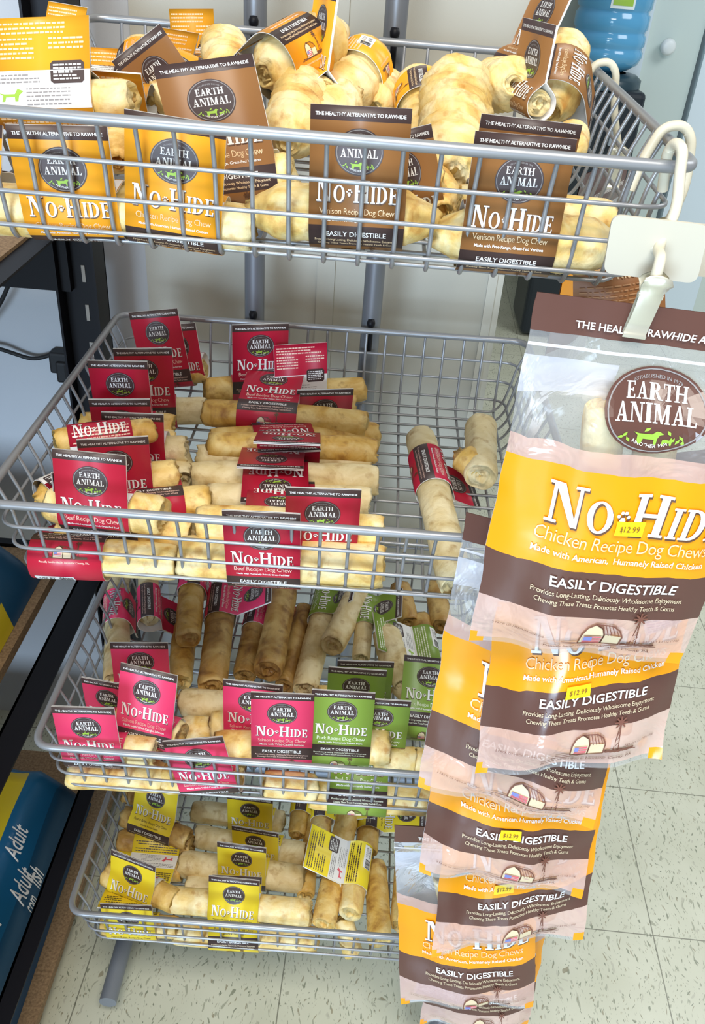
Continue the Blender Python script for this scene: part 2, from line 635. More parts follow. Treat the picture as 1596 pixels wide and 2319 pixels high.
# ---------------------------------------------------------------- water cooler and its bottle
cx, cy = .845, 3.02
t = thing('water_cooler', (cx, cy, 0), 'black water cooler standing on the floor far behind the top basket', 'water cooler')
B = MB()
B.box((cx - .15, cy - .15, 0.01), (cx + .15, cy + .15, .96))
o = B.build('cabinet', mat('black_cooler_plastic', (.012, .02, .03), .35), t)
bv = o.modifiers.new('b', 'BEVEL')
bv.width = .02
bv.segments = 3
B = MB()
B.lathe([(.15, .955), (.15, .985), (.13, 1.0), (.09, 1.005)], V((cx, cy, 0)), 40)
B.build('bottle_collar', mat('dark_collar', (.02, .05, .07), .3), t)
B = MB()
for sx in (-.05, .05):
    B.box((cx + sx - .012, cy - .19, .78), (cx + sx + .012, cy - .15, .83))
B.build('tap', mat('grey_tap', (.3, .35, .4), .4), t)
bt = thing('water_bottle', (cx, cy, 1.0), 'big blue water bottle upside down on the black cooler', 'water bottle')
bw = .133
prof = [(.03, .985), (.045, 1.0), (.09, 1.015), (.122, 1.035), (bw, 1.06), (bw, 1.075), (bw - .006, 1.082), (bw - .006, 1.09), (bw, 1.097), (bw, 1.125), (bw - .007, 1.133), (bw - .007, 1.141), (bw, 1.149), (bw, 1.19), (bw - .008, 1.198), (bw - .008, 1.206), (bw, 1.214), (bw, 1.32), (bw - .007, 1.33), (bw, 1.34), (bw, 1.40), (.11, 1.43), (0, 1.435)]
B = MB()
B.lathe(prof, V((cx, cy, 0)), 48)
B.build('bottle_shell', mat('blue_bottle_plastic', (.10, .38, .66), .12, spec=.7), bt)
B = MB()
n = 10
for (a0, a1, z0, z1, mi) in ((-.16, .16, 1.212, 1.30, 0), (-.13, .13, 1.222, 1.245, 1), (-.13, .13, 1.245, 1.29, 2)):
    for k in range(n):
        q = []
        for a, z in ((k, z0), (k + 1, z0), (k + 1, z1), (k, z1)):
            an = -math.pi / 2 + a0 * 2 + (a1 - a0) * 2 * a / n
            q.append((cx + (bw + .001 + mi * .001) * math.cos(an), cy + (bw + .001 + mi * .001) * math.sin(an), z))
        B.add(q, [(0, 1, 2, 3)], mi)
B.build('bottle_label', [mat('bottle_label_white', (.75, .85, .88), .5), green_ink, mat('label_blue', (.1, .35, .75), .5)], bt)

# ---------------------------------------------------------------- shelving unit at the left
su = thing('shelving_unit', (-.36, .45, 0), 'black metal shelving unit with particle board shelves at the left wall', 'shelf')
board = None


def board_nodes(nt, b):
    tc = nt.nodes.new('ShaderNodeTexCoord')
    n = nt.nodes.new('ShaderNodeTexNoise')
    n.inputs['Scale'].default_value = 260
    n.inputs['Detail'].default_value = 4
    r = ramp(nt, [(.3, (.20, .12, .06)), (.7, (.40, .26, .135))])
    nt.links.new(tc.outputs['Object'], n.inputs['Vector'])
    nt.links.new(n.outputs['Fac'], r.inputs['Fac'])
    nt.links.new(r.outputs['Color'], b.inputs['Base Color'])


board = mat('particle_board', (.4, .26, .14), .7, build=board_nodes)
B = MB()
B.box((-.345, .482, 0), (-.287, .485, 2.2))
B.box((-.290, .440, 0), (-.287, .485, 2.2))
B.box((-.345, .455, 0), (-.342, .485, 2.2))
B.build('corner_post', black, su)
for k in range(8):
    z = .70 + k * .053
    B = MB()
    B.box((-.318, .4808, z), (-.3135, .4816, z + .022))
    B.build('post_slot', mat('slot_light', (.33, .31, .28), .6), su)
for zz, lo, wd in ((1.046, 1.034, .03), (.535, .475, .034), (.194, .135, .025)):
    B = MB()
    B.box((-.347, -.75, lo), (-.3435, .482, zz))
    B.box((-.347, -.75, zz - .003), (-.347 + wd, .482, zz))
    B.build('side_rail', black, su)
for zz, lo in ((1.06, .955), (.535, .475)):
    B = MB()
    B.box((-1.2, .468, lo), (-.33, .482, zz))
    B.build('back_rail', black, su)
for x1, z1 in ((-.3435, 1.05), (-.388, .530), (-.333, .050)):
    B = MB()
    B.box((-1.2, -.75, z1 - .016), (x1, .466, z1))
    B.build('shelf_board', board, su)

# ---------------------------------------------------------------- cord and plug at the wall
B = MB()
c0, c1 = aty(118, 803, WY - .012), aty(0, 790, WY - .02)
mid = [c1 + V((-.12, 0, .01)), c1, aty(30, 800, WY - .015), aty(75, 815, WY - .012), c0]
B.tube(fillet(mid, .03, 5), .0032, 8)
p = aty(0, 690, WY - .03)
q = aty(22, 640, WY - .03)
B.tube(fillet([q + V((.05, 0, .12)), q, p, p + V((-.06, 0, -.07)), p + V((-.12, 0, -.09))], .03, 5), .0032, 8)
cord = tag(B.build('power_cord', rubber, None, c0), 'black power cord running along the wall behind the shelving unit', 'cord')
B = MB()
pc = aty(138, 816, WY - .012)
B.box((pc.x - .015, WY - .024, pc.z - .018), (pc.x + .016, WY, pc.z + .016))
B.box((pc.x - .004, WY - .03, pc.z - .03), (pc.x + .014, WY, pc.z + .004))
o = B.build('plug', rubber, cord)
bv = o.modifiers.new('b', 'BEVEL')
bv.width = .004
bv.segments = 2

# ---------------------------------------------------------------- big blue food sacks on the shelves
sackb = mat('blue_sack_plastic', (.012, .115, .25), .3, bump=.35, bscale=14)
sackd = mat('dark_blue_sack_plastic', (.010, .070, .15), .35, bump=.35, bscale=14)
sacky = mat('yellow_sack_print', (.66, .50, .02), .35)


def sack(name, pts, label, rng, yellow, texts):
    """pillow sack: pts = 4 ground corners (front-left, front-right, back-right, back-left), heights per corner"""
    t = thing(name, pts[0][0], label, 'food sack')
    n = 44
    B = MB()
    vs, fs, mi = [], [], []

    def top(u, v):
        a = V(pts[0][0]).lerp(V(pts[1][0]), u)
        b = V(pts[3][0]).lerp(V(pts[2][0]), u)
        p = a.lerp(b, v)
        h = (pts[0][1] * (1 - u) + pts[1][1] * u) * (1 - v) + (pts[3][1] * (1 - u) + pts[2][1] * u) * v
        e = min(1, min(u, 1 - u) / .14) ** .5 * min(1, min(v, 1 - v) / .06) ** .5
        w = noise.noise(V((u * 5, v * 6, rng))) * .02 * e
        return V((p.x, p.y, p.z + h * e + w))
    for i in range(n + 1):
        for j in range(n + 1):
            vs.append(top(j / n, i / n))
    for i in range(n):
        for j in range(n):
            fs.append((i * (n + 1) + j, i * (n + 1) + j + 1, (i + 1) * (n + 1) + j + 1, (i + 1) * (n + 1) + j))
            u, v = (j + .5) / n, (i + .5) / n
            mi.append(yellow(u, v))
    o = len(B.v)
    B.v += vs
    B.f += fs
    B.m += mi
    B.sm += [True] * len(fs)
    nn = (n + 1)
    B.add([vs[0], vs[n], vs[nn * nn - 1], vs[nn * n]], [(0, 3, 2, 1)], 0)
    for (body, u, v, wd, flipd) in texts:
        tv, tf = sans(body, .012)
        out = []
        for x, y in tv:
            # text runs along v (towards the back), its top to the left
            p = top(u - y * wd / .35, v + x * wd / .8)
            out.append(p + V((.002, 0, .006)))
        B.add(out, tf, 3)
    B.build('sack_film', [sackb, sackd, sacky, white], t)
    return t


sack('food_sack', [((-.80, -.50, .051), .15), ((-.350, -.50, .051), .15), ((-.365, .36, .051), .15), ((-.80, .36, .051), .15)],
     'blue and yellow food sack lying on the bottom shelf', 3.1,
     lambda u, v: 2 if (.2 < u < .845 and .42 < v < .935) else (1 if u > .93 else 0),
     [('Adult', .905, .790, .046, 0), ('Adult', .950, .735, .046, 0), ('fish', .968, .765, .022, 0), ('.com', .975, .72, .024, 0), ('health', .92, .62, .060, 0), ('al', .95, .53, .022, 0)])
sack('food_sack', [((-.86, -.45, .531), .11), ((-.394, -.45, .531), .11), ((-.402, .40, .531), .12), ((-.86, .40, .531), .14)],
     'blue food sack with yellow edge on the middle shelf', 8.3, lambda u, v: 2 if u > .975 and .3 < v < .86 else (1 if u > .85 else 0), [])

# ---------------------------------------------------------------- rack stand
HW, DP, SP = .2658, .448, .0254
ST_Y = .4795
st = thing('rack_stand', (0, ST_Y, 0), 'grey tubular floor stand carrying the four wire baskets', 'display rack')
for px in (-.0924, .0616):
    B = MB()
    B.tube([(px, ST_Y, .04), (px, ST_Y, 2.1)], .0128, 20)
    B.build('post', postm, st)
B = MB()
B.tube([(-.243, ST_Y, .042), (.243, ST_Y, .042)], .0128, 16)
B.build('crossbar', legm, st)
for sx in (-.2425, .2425):
    B = MB()
    B.tube([(sx, .030, .042), (sx, ST_Y, .042)], .0128, 24)
    lg = B.build('foot_tube', legm, st)
    B = MB()
    B.lathe([(0, -.0025), (.0125, -.0025), (.0134, -.001), (.0134, .003)], V((sx, .0295, .042)), 24, axis=V((0, 1, 0)))
    B.build('end_cap', capm, lg)
    B = MB()
    B.lathe([(0, 0), (.017, 0), (.019, .004), (.017, .011), (.008, .013), (.006, .030), (0, .03)], V((sx + .004, .050, .0)), 24)
    B.build('levelling_glide', rubber, lg)

# ---------------------------------------------------------------- wire baskets
RIM = [1.2526, .9354, .6186, .3002]
RY = [0, .0099, .0130, .0145]
RA = [-.0032, .0107, .0120, .0135]
RB = [.0412, .0061, .0154, -.0051]
PH = [-.1806, -.1966, -.2232, -.2241]
FD = -.0925          # basket floor below the rim


def bw_(i, x, y, z):
    return V((x, RY[i] + y, RIM[i] + z + RA[i] * x + RB[i] * y))


def floor_plane(i, h, px, py):
    """world point on the plane h above the floor of basket i seen at pixel (px, py)"""
    z = RIM[i] + FD + h
    for _ in range(6):
        p = atz(px, py, z)
        z = RIM[i] + FD + h + RA[i] * p.x + RB[i] * (p.y - RY[i])
    return atz(px, py, z)


names = ['top wire basket full of orange and brown chews', 'second wire basket from the top, holding crimson beef chews', 'third wire basket, holding pink and green chews', 'lowest wire basket, holding yellow peanut butter chews']
for i in range(4):
    t = thing('wire_basket', bw_(i, 0, DP / 2, FD), names[i], 'wire basket', 'grey wire baskets of the rack')
    rng = random.Random(i)

    def rr(inset, z, rad=.022, n=6):
        c = [(-HW + inset, inset * .8), (HW - inset, inset * .8), (HW - inset, DP - inset * .8), (-HW + inset, DP - inset * .8)]
        return [bw_(i, p.x, p.y, z) for p in fillet([V((x, y, 0)) for x, y in c], rad, n, True)]
    B = MB()
    B.tube(rr(0, 0), .0041, 12, True)
    B.build('rim', steel, t)
    B = MB()
    lev = [(.008, -.028), (.012, -.0535), (.018, -.0785)]
    for ins, z in lev:
        B.tube(rr(ins, z), .0017, 8, True)
    B.build('side_rails', steel, t)
    B = MB()
    prof = [(0, -.003), (.010, -.028), (.014, -.0535), (.020, -.0785), (.030, FD)]

    def ins(f):
        return f
    k0 = math.ceil((-HW + .028 - PH[i]) / SP)
    k = k0
    while PH[i] + k * SP < HW - .028:
        x = PH[i] + k * SP
        pf = [bw_(i, x * (1 - .25 * d), d * .8 + .0028 if d else .0028, z) for d, z in prof]
        pb = [bw_(i, x * (1 - .25 * d), DP - d * .8 - .0028 if d else DP - .0028, z) for d, z in prof][::-1]
        B.tube(fillet(pf + pb, .008, 3), .0017, 7)
        k += 1
    ny = int((DP - .06) / SP)
    for k in range(ny + 1):
        y = .03 + k * (DP - .06) / ny
        pl = [bw_(i, -HW + d + .0028, y, z) for d, z in prof]
        pr = [bw_(i, HW - d - .0028, y, z) for d, z in prof][::-1]
        B.tube(fillet([p + V((0, 0, -.0034 if 0 else .0034)) for p in pl] + [p + V((0, 0, .0034)) for p in pr], .008, 3), .0017, 7)
    B.build('wire_mesh', steel, t)
    for px in (-.0924, .0616):
        B = MB()
        p = bw_(i, px, DP, 0)
        B.tube([(p.x, ST_Y - .0135, p.z - .03), (p.x, ST_Y - .0135, p.z + .008)], .0035, 10)
        B.lathe([(0, .013), (.004, .0125), (.0055, .008), (.005, .004), (.0035, .003)], V((p.x, ST_Y - .0135, p.z)), 14)
        B.build('post_hook', black, t)
# ================================================================ DOG CHEWS
EZ = V((0, 0, 1))


def roll_mesh(parent, p0, p1, r, seed, style, puff=0., tc=.5, tw=.25):
    rng = random.Random(seed)
    ax = (p1 - p0)
    L = ax.length
    ax.normalize()
    u = (EZ - ax * ax.z)
    u = u.normalized() if u.length > .1 else ax.orthogonal().normalized()
    q = ax.cross(u)
    nt, na = (48, 44) if puff else (20, 32)
    ph = rng.random() * 6.28
    bow = rng.uniform(-.0015, .0015)
    off = V((rng.random() * 50, rng.random() * 50, rng.random() * 50))
    flat = rng.uniform(.90, 1.0)
    B = MB()

    def rad(t, a, k=1.):
        x = math.sin(t * math.pi)
        nz = noise.noise(off + V((t * L * 22, math.cos(a) * .75, math.sin(a) * .75)))
        n2 = noise.noise(off * 1.7 + V((t * L * 60, math.cos(a) * 2.2, math.sin(a) * 2.2)))
        rr = r * (1 + .07 * nz + .03 * n2)
        seam = ((a - ph) % math.tau) / math.tau
        rr *= 1 + .07 * seam - .035
        if puff:
            tw = math.sin(t * L * 430 + a * 2.0 + 4 * nz) * .045 * puff + .03 * puff * math.sin(t * L * 900 + a * 3 + 5 * n2)
            rr *= 1 + tw + .10 * puff * noise.noise(off + V((t * 3.1, 0, a * .3 if a < 5 else 0)))
            e = min(t, 1 - t)
            rr *= (min(1, .52 + 3.2 * e) if e < .15 else 1)
        else:
            e = min(t, 1 - t)
            rr *= .93 + .07 * min(1, e / .05)
        return rr * k

    def P(t, a, k, dz):
        rr = rad(min(max(t, 0), 1), a, k)
        c = p0 + ax * (t * L + dz) + u * bow * math.sin(t * math.pi)
        return c + (u * math.cos(a) * flat + q * math.sin(a)) * rr
    rings = [(0, .10, .004), (0, .34, .0015 if rng.random() < .5 else .006), (0, .40, -.001), (0, .58, .005), (0, .66, -.0005), (0, .84, .0035), (0, .94, -.0012)]
    if puff:
        rings = [(0, .1, .010), (0, .3, .004), (0, .42, -.004), (0, .6, .002), (0, .72, -.005), (0, .88, -.0015)]
    seq = rings + [(k / nt, 1, 0) for k in range(nt + 1)] + [(1, k, -d) for _, k, d in rings[::-1]]
    vs = []
    for (t, k, dz) in seq:
        for j in range(na):
            a = j * math.tau / na
            spiral = .0022 * math.sin(a + k * 9 + ph) if k < .99 else 0
            jag = (.0030 * noise.noise(off + V((math.cos(a) * 1.6, math.sin(a) * 1.6, t * 9)))) if (t in (0, 1)) else 0
            vs.append(P(t, a, k, dz + spiral + jag))
    fs = []
    for i in range(len(seq) - 1):
        for j in range(na):
            fs.append((i * na + j, i * na + (j + 1) % na, (i + 1) * na + (j + 1) % na, (i + 1) * na + j))
    B.add(vs, fs, 0, True)
    B.add(vs[:na], [list(range(na))[::-1]], 0, True)
    B.add(vs[-na:], [list(range(na))], 0, True)
    B.build('roll', ROLLM[style], parent)
    return max(rad(max(0, min(1, tc + (k / 8 - 1) * tw)), j * math.tau / 24) for k in range(17) for j in range(24))


ART = {}


def artwork(fl, Hh, total, R):
    key = (fl, round(Hh, 4), round(total, 4))
    if key in ART:
        return ART[key]
    base, soft, l1, l2 = FLAV[fl]
    rng = random.Random(hash(fl) % 1000 if False else len(fl) * 7)
    s = Sheet()
    s.text(sans('THE HEALTHY ALTERNATIVE TO RAWHIDE', .014, .96), 0, .0064, .061, white, 2)
    pn = fl == 'peanut'
    logo(s, 0, .0285, .0150 if pn else .0166, .0150, fine=not pn)
    nohide(s, 0, .0610, .058)
    s.text(sans(l1, -.004, .92), 0, .0695, .053, soft, 2, 1.2)
    s.text(sans(l2, .014, .95), 0, .0745, .049 if len(l2) > 24 else .028, soft if pn else white, 2)
    s.text(sans('EASILY DIGESTIBLE', .016), 0, .0853, .043, white, 2)
    for k, tx in enumerate(('Provides Long-Lasting, Deliciously Wholesome Enjoyment', 'Chewing These Treats Promotes Healthy Teeth & Gums')):
        s.text(sans(tx, 0, .95), 0, .0895 + .0034 * k, .059 - .004 * k, soft if not pn else barn_ink, 2, 1.1)
    farm(s, -.003, .1130, .027, shadow_ink)
    farm_tag(s, 0, .1178, .046, soft if not pn else darkb)
    # barcode patch, round the back of the roll
    v0 = .134
    if total - .06 > v0 + .02:
        s.poly(rect(-.030, v0, .006, v0 + .014), white, 2)
        x = -.008
        while x < .004:
            wd = rng.choice((.0005, .0008, .0012))
            s.poly(rect(x, v0 + .0015, x + wd, v0 + .011), black_ink, 3)
            x += wd + rng.choice((.0005, .0009))
        s.text(sans('USE BY', .01), -.019, v0 + .006, .015, black_ink, 3)
        s.text(sans('8/02/23', .0), -.019, v0 + .0115, .015, grey_ink, 3)
    # reverse of the hang tag: mirrored so that it reads from behind
    bk = Sheet()
    ink = darkb if pn else soft
    bk.lines(-.031, .026, .004, 3, .0033, .0014, ink, rng)
    bk.lines(-.031, -.004, .0150, 5, .0034, .0014, ink, rng)
    bk.lines(.006, .030, .0150, 3, .0034, .0014, ink, rng)
    for k in range(6):
        bk.poly(rect(-.0338, .0385 + k * .0045, .0338, .043 + k * .0045), paper, 2)
    bk.poly([(x, y) for x, y in ((.007, .034), (.009, .032), (.028, .032), (.030, .034), (.030, .046), (.028, .048), (.009, .048), (.007, .046))], darkb, 3)
    bk.lines(.009, .028, .0345, 5, .0024, .0012, paper, rng, 4)
    bk.lines(-.031, .003, .0405, 3, .0026, .0012, grey_ink, rng, 3)
    bk.lines(-.010, .020, .0510, 5, .0027, .0009, grey_ink, rng, 3)
    bk.poly([(-.027, .060), (-.026, .056), (-.029, .054), (-.025, .055), (-.018, .055), (-.016, .051), (-.012, .053), (-.015, .056), (-.016, .060), (-.018, .060), (-.018, .057), (-.024, .057), (-.025, .060)], green_ink if not pn else red_ink, 3)
    bk.lines(-.031, .030, .0680, 5, .0033, .0014, ink, rng)
    for pts, fs, M, lay in bk.items:
        s.items.append(([(-x, total - y) for x, y in pts], [f for f in fs], M, lay))
    ART[key] = s
    return s


def slice_v(poly, cuts):
    """cut a convex polygon along lines of constant v so that it follows the curved card"""
    out, rest = [], poly
    for c in cuts:
        below, above = [], []
        n = len(rest)
        for k in range(n):
            p, q = rest[k], rest[(k + 1) % n]
            (below if p[1] <= c else above).append(p)
            if (p[1] <= c) != (q[1] <= c):
                t = (c - p[1]) / (q[1] - p[1])
                x = (p[0] + t * (q[0] - p[0]), c)
                below.append(x)
                above.append(x)
        if len(below) > 2:
            out.append(below)
        rest = above
        if len(rest) < 3:
            return out
    out.append(rest)
    return out


def sleeve_mesh(parent, c, ax, R, lean, fl, Hh=.05, W=.068, tang=1, skew=0.):
    """printed card strip: front flag, wrap round the roll, back flag"""
    base = FLAV[fl][0]
    u0 = (EZ - ax * ax.z).normalized()
    f0 = ax.cross(u0)
    R = R + .0012
    a = math.radians(lean) - tang * (math.pi / 2 - math.acos(1 / 1.30))
    h = u0 * math.cos(a) - f0 * math.sin(a)
    fr = f0 * math.cos(a) + u0 * math.sin(a)
    d = 1.30 * R
    th = math.acos(R / d)
    psi = (math.pi / 2 - th) * tang
    cp, sp = math.cos(psi), math.sin(psi)
    s1 = math.sqrt(d * d - R * R)
    arc = R * (math.tau - 2 * th)
    total = 2 * Hh + 2 * s1 + arc
    g = .0007

    def prof(v):
        if v < Hh:
            x = Hh - v
            return d + x * cp + g * sp, -x * sp + g * cp
        v -= Hh
        if v < s1:
            k = v / s1
            return d + (R * math.cos(th) - d) * k, g * (1 - k) + R * math.sin(th) * k
        v -= s1
        if v < arc:
            t = th + v / R
            return R * math.cos(t), R * math.sin(t)
        v -= arc
        if v < s1:
            k = 1 - v / s1
            return d + (R * math.cos(th) - d) * k, -g * (1 - k) - R * math.sin(th) * k
        x = v - s1
        return d + x * cp - g * sp, -x * sp - g * cp

    def P(u, v, off=0.):
        e = .0004
        v = min(max(v, 0), total)
        A, Bq = prof(max(v - e, 0)), prof(min(v + e, total))
        ta, tb = Bq[0] - A[0], Bq[1] - A[1]
        l = math.hypot(ta, tb) or 1
        # outward normal of the printed side
        na, nb = tb / l, -ta / l
        p = prof(v)
        return c + ax * (u + skew * ((p[0] - d) / cp if p[0] > d else 0)) + h * (p[0] + na * off) + fr * (p[1] + nb * off)
    mats = [base, paper]
    idx = {}

    def mi(M):
        if M not in mats:
            mats.append(M)
        return mats.index(M)
    db = darkb
    vs = sorted(set([0, .0092, .0775, .0955, Hh, Hh + s1, Hh + s1 + arc, total - Hh, total] + [Hh + s1 + arc * k / 26 for k in range(27)] + [Hh * k / 5 for k in range(6)] + [total - Hh * k / 5 for k in range(6)]))
    vs = [v for k, v in enumerate(vs) if k == 0 or v - vs[k - 1] > 1e-5]
    vs = [v for v in vs if v <= total]
    B = MB()
    us = (-W / 2, 0, W / 2)
    out = [[P(u, v, .0003) for u in us] for v in vs]
    inn = [[P(u, v, -.0003) for u in us] for v in vs]
    n = len(vs)
    V_ = [p for r_ in out for p in r_]
    o2 = len(V_)
    V_ += [p for r_ in inn for p in r_]
    for k in range(n - 1):
        vm = (vs[k] + vs[k + 1]) / 2
        M = 0
        if vm < .0092 or .0775 < vm < .0955:
            M = mi(db)
        q = []
        for j in range(2):
            q.append((k * 3 + j, (k + 1) * 3 + j, (k + 1) * 3 + j + 1, k * 3 + j + 1))
        for f in q:
            B.f.append(list(f))
            B.m.append(M)
            B.sm.append(True)
        for f in q:
            B.f.append([o2 + x for x in f[::-1]])
            B.m.append(1)
            B.sm.append(True)
        for j in (0, 2):
            f = (k * 3 + j, (k + 1) * 3 + j, o2 + (k + 1) * 3 + j, o2 + k * 3 + j)
            B.f.append(list(f))
            B.m.append(1)
            B.sm.append(False)
    for k in (0, n - 1):
        for j in range(2):
            B.f.append([k * 3 + j, k * 3 + j + 1, o2 + k * 3 + j + 1, o2 + k * 3 + j])
            B.m.append(1)
            B.sm.append(False)
    B.v = V_
    sc = W / .068
    for pts, fs, M, lay in artwork(fl, Hh, total, R).items:
        lo, hi = min(p[1] for p in pts), max(p[1] for p in pts)
        cuts = [v for v in vs if lo < v < hi and Hh - 1e-6 <= v <= total - Hh + 1e-6]
        off = .0003 + .00013 * lay
        if not cuts:
            B.add([P(x * sc, y, off) for x, y in pts], fs, mi(M))
            continue
        for f in fs:
            for q in slice_v([pts[k] for k in f], cuts):
                B.add([P(x * sc, y, off) for x, y in q], [list(range(len(q)))], mi(M))
    return B.build('card_sleeve', mats, parent), (c + h * (d + Hh))


SEED = [100]
GROUPS = ['chews in the top basket', 'crimson beef chews in the second basket', 'pink and green chews in the third basket', 'yellow chews in the lowest basket']
ALLCH = []


def chew(b, x0, y0, x1, y1, dep, r, fl, t, top, label, style='cream', puff=0., Hh=50, W=68, skew=0., ext=0., tang=1, L0=-5):
    """b basket; pixel of the two roll ends; dep = depth behind the front rim (top basket, mm) or height over the basket floor (mm)"""
    i = b - 1
    SEED[0] += 1
    r /= 1000
    Hh *= 1.3
    dep = dep if isinstance(dep, tuple) else (dep, dep)
    P = []
    for (px, py), dd in zip(((x0, y0), (x1, y1)), dep):
        if b == 1:
            p = aty(px, py, dd / 1000)
        else:
            p = floor_plane(i, dd / 1000, px, py)
            lo, hi = RY[i] + .022 + r * .6, RY[i] + DP - .030 - r * .6
            if p.y > hi:
                p = aty(px, py, hi)
            elif p.y < lo:
                p = aty(px, py, lo)
        P.append(p)
    p0, p1 = P
    if ext:
        d = (p1 - p0).normalized()
        p1 = p1 + d * ext / 1000
    c = p0.lerp(p1, .5)
    T = thing('dog_chew', c - V((0, 0, r)), label, 'dog chew', GROUPS[i])
    rm = roll_mesh(T, p0, p1, r, SEED[0], style, puff, t, W / 2000 / (p1 - p0).length)
    if fl:
        ax = (p1 - p0).normalized()
        cc = p0.lerp(p1, t)
        if isinstance(top, tuple):
            best = None
            u0 = (EZ - ax * ax.z).normalized()
            f0 = ax.cross(u0)
            for Hc in range(24, 88, 4):
                for L in range(-40, 61, 5):
                    a = math.radians(L)
                    h = u0 * math.cos(a) - f0 * math.sin(a)
                    a -= tang * (math.pi / 2 - math.acos(1 / 1.30))
                    q = pj(cc + (u0 * math.cos(a) - f0 * math.sin(a)) * 1.30 * (rm + .0012) + h * (Hc / 1000) + ax * (skew * Hc / 1000))
                    e = (q[0] - top[0]) ** 2 * .1 + (q[1] - top[1]) ** 2 + .10 * (L - L0) ** 2 + .02 * (Hc - 64) ** 2
                    if best is None or e < best[0]:
                        best = (e, L, Hc)
            Hh = best[2]
            lean = best[1]
        else:
            lean = top
        sleeve_mesh(T, cc, ax, rm * .99, lean, fl, Hh / 1000, W / 1000, tang, skew=skew)
    ALLCH.append(T)
    return T


def tag_on_edge(px, py, dep, dx, dy, fl, lean, Hh, label):
    """a slim chew lying front to back whose upright tag is seen nearly edge-on"""
    c = aty(px, py, dep / 1000)
    a, b = c + V((-dx, dy, 0)), c + V((dx, -dy, 0))
    qa, qb = pj(a), pj(b)
    chew(1, qa[0], qa[1], qb[0], qb[1], (a.y * 1000, b.y * 1000), 11, fl, .5, lean, label, Hh=Hh, tang=0)


# ---- top basket (depth given as mm behind the front rim)
K = dict(puff=.5)
F = dict(puff=1., style='cream')
chew(1, -60, 470, 264, 478, 42, 19, 'chicken', .75, (138, 280), 'orange card chew second from the left along the front of the top basket', W=70)
chew(1, -260, 430, -20, 455, 60, 19, 'chicken', .75, (-95, 270), 'orange card chew cut off by the left edge at the front of the top basket', W=72)
chew(1, 240, 470, 572, 522, 40, 19, 'chicken', .50, (395, 268), 'bright orange card chew at the front left of the top basket, tilted to the right', W=69)
chew(1, 572, 478, 982, 500, 42, 20, 'venison', .58, (812, 240), 'brown card chew at the middle of the front row of the top basket', W=68, puff=.3)
chew(1, 990, 528, 1392, 562, 38, 21, 'venison', .38, (1176, 306), 'brown card chew at the front right corner of the top basket', W=68, puff=.3)
chew(1, 1040, 462, 1378, 500, 84, 17, 'venison', .34, (1195, 272), 'brown card chew with white-edged tag, right behind the front right one', W=72)
chew(1, 420, 428, 660, 400, 105, 19, 'venison', .46, (487, 132), 'brown chew with its big tag upright, left of the middle of the top basket', W=76, Hh=62, skew=-.12)
chew(1, 300, 228, -70, 240, 112, 16, 'chicken', .495, (104, 42), 'orange chew showing the printed back of its tag, far left of the top basket', W=76, tang=-1)
chew(1, 250, 262, 262, 360, (130, 85), 20, None, 0, 0, 'bare cream chew standing on end between two orange cards of the top basket', puff=.4)
chew(1, 332, 112, 318, 215, (300, 220), 22, 'chicken', .62, 110, 'puffy chew with folded orange and white band at the back left of the top basket', puff=.6, W=46, Hh=24)
chew(1, 305, 235, 180, 225, 170, 14, 'chicken', .4, (258, 158), 'small orange card tag seen from the back, left part of the top basket pile', W=66, Hh=40, tang=-1)
chew(1, 270, 195, 190, 190, 260, 14, 'chicken', .45, (244, 108), 'orange tag tilted behind the big back-turned card of the top basket', W=52, Hh=50, skew=.3)
chew(1, 470, 150, 380, 150, 385, 14, 'chicken', .4, (435, 20), 'tall narrow orange tag at the back rim of the top basket', W=46, Hh=66)
chew(1, 410, 190, 345, 180, 340, 14, 'chicken', .5, (378, 70), 'orange tag leaning left at the back of the top basket', W=40, Hh=60, skew=-.25)
chew(1, 160, 110, 100, 100, 395, 14, 'chicken', .4, (146, 8), 'orange tag peeping over the back-turned card at the top left corner', W=40, Hh=56, skew=-.25)
chew(1, 335, 242, 425, 172, (215, 225), 12, 'venison', .55, (388, 90), 'small brown tag with white edge, tilted steeply, left of the top basket pile', W=50)
chew(1, 505, 92, 520, 175, (330, 260), 22, None, 0, 0, 'bare puffy chew behind the big brown upright tag of the top basket', puff=.8)
chew(1, 345, 225, 400, 205, (190, 200), 15, None, 0, 0, 'small bare chew low behind the tilted brown tag of the top basket', puff=.6)
chew(1, 600, 165, 762, 72, (215, 290), 25, 'chicken', .34, 125, 'large puffy chew with orange band, topmost of the top basket pile', puff=.7, W=50, Hh=24)
chew(1, 650, 320, 690, 190, (140, 235), 24, None, 0, 0, 'bare puffy chew under the topmost chew of the top basket', puff=.8)
tag_on_edge(712, 195, 240, .011, .030, 'chicken', 6, 46, 'narrow orange tag standing edge-on beside the topmost chew of the top basket')
chew(1, 842, 128, 770, 225, (330, 240), 25, 'chicken', .45, -60, 'puffy chew with orange band sagging to the right at the middle of the top basket', puff=.7, W=34, Hh=14)
chew(1, 700, 270, 800, 215, (185, 230), 18, None, 0, 0, 'bare chew below the banded chew in the middle of the top basket', puff=.7)
chew(1, 884, 182, 850, 240, (320, 260), 16, None, 0, 0, 'small round-ended bare chew beside the sagging orange band of the top basket', puff=.6)
chew(1, 948, 172, 972, 330, (300, 190), 23, 'chicken', .42, 100, 'puffy chew with orange and white banner, right of the middle in the top basket', puff=.6, W=34, Hh=40)
chew(1, 1035, 165, 1030, 385, (255, 120), 29, None, 0, 0, 'big bare puffy chew pointing at the viewer in the middle of the top basket', puff=1.)
chew(1, 945, 410, 1040, 330, (120, 150), 18, None, 0, 0, 'bare chew low behind the middle brown card of the top basket', puff=.5)
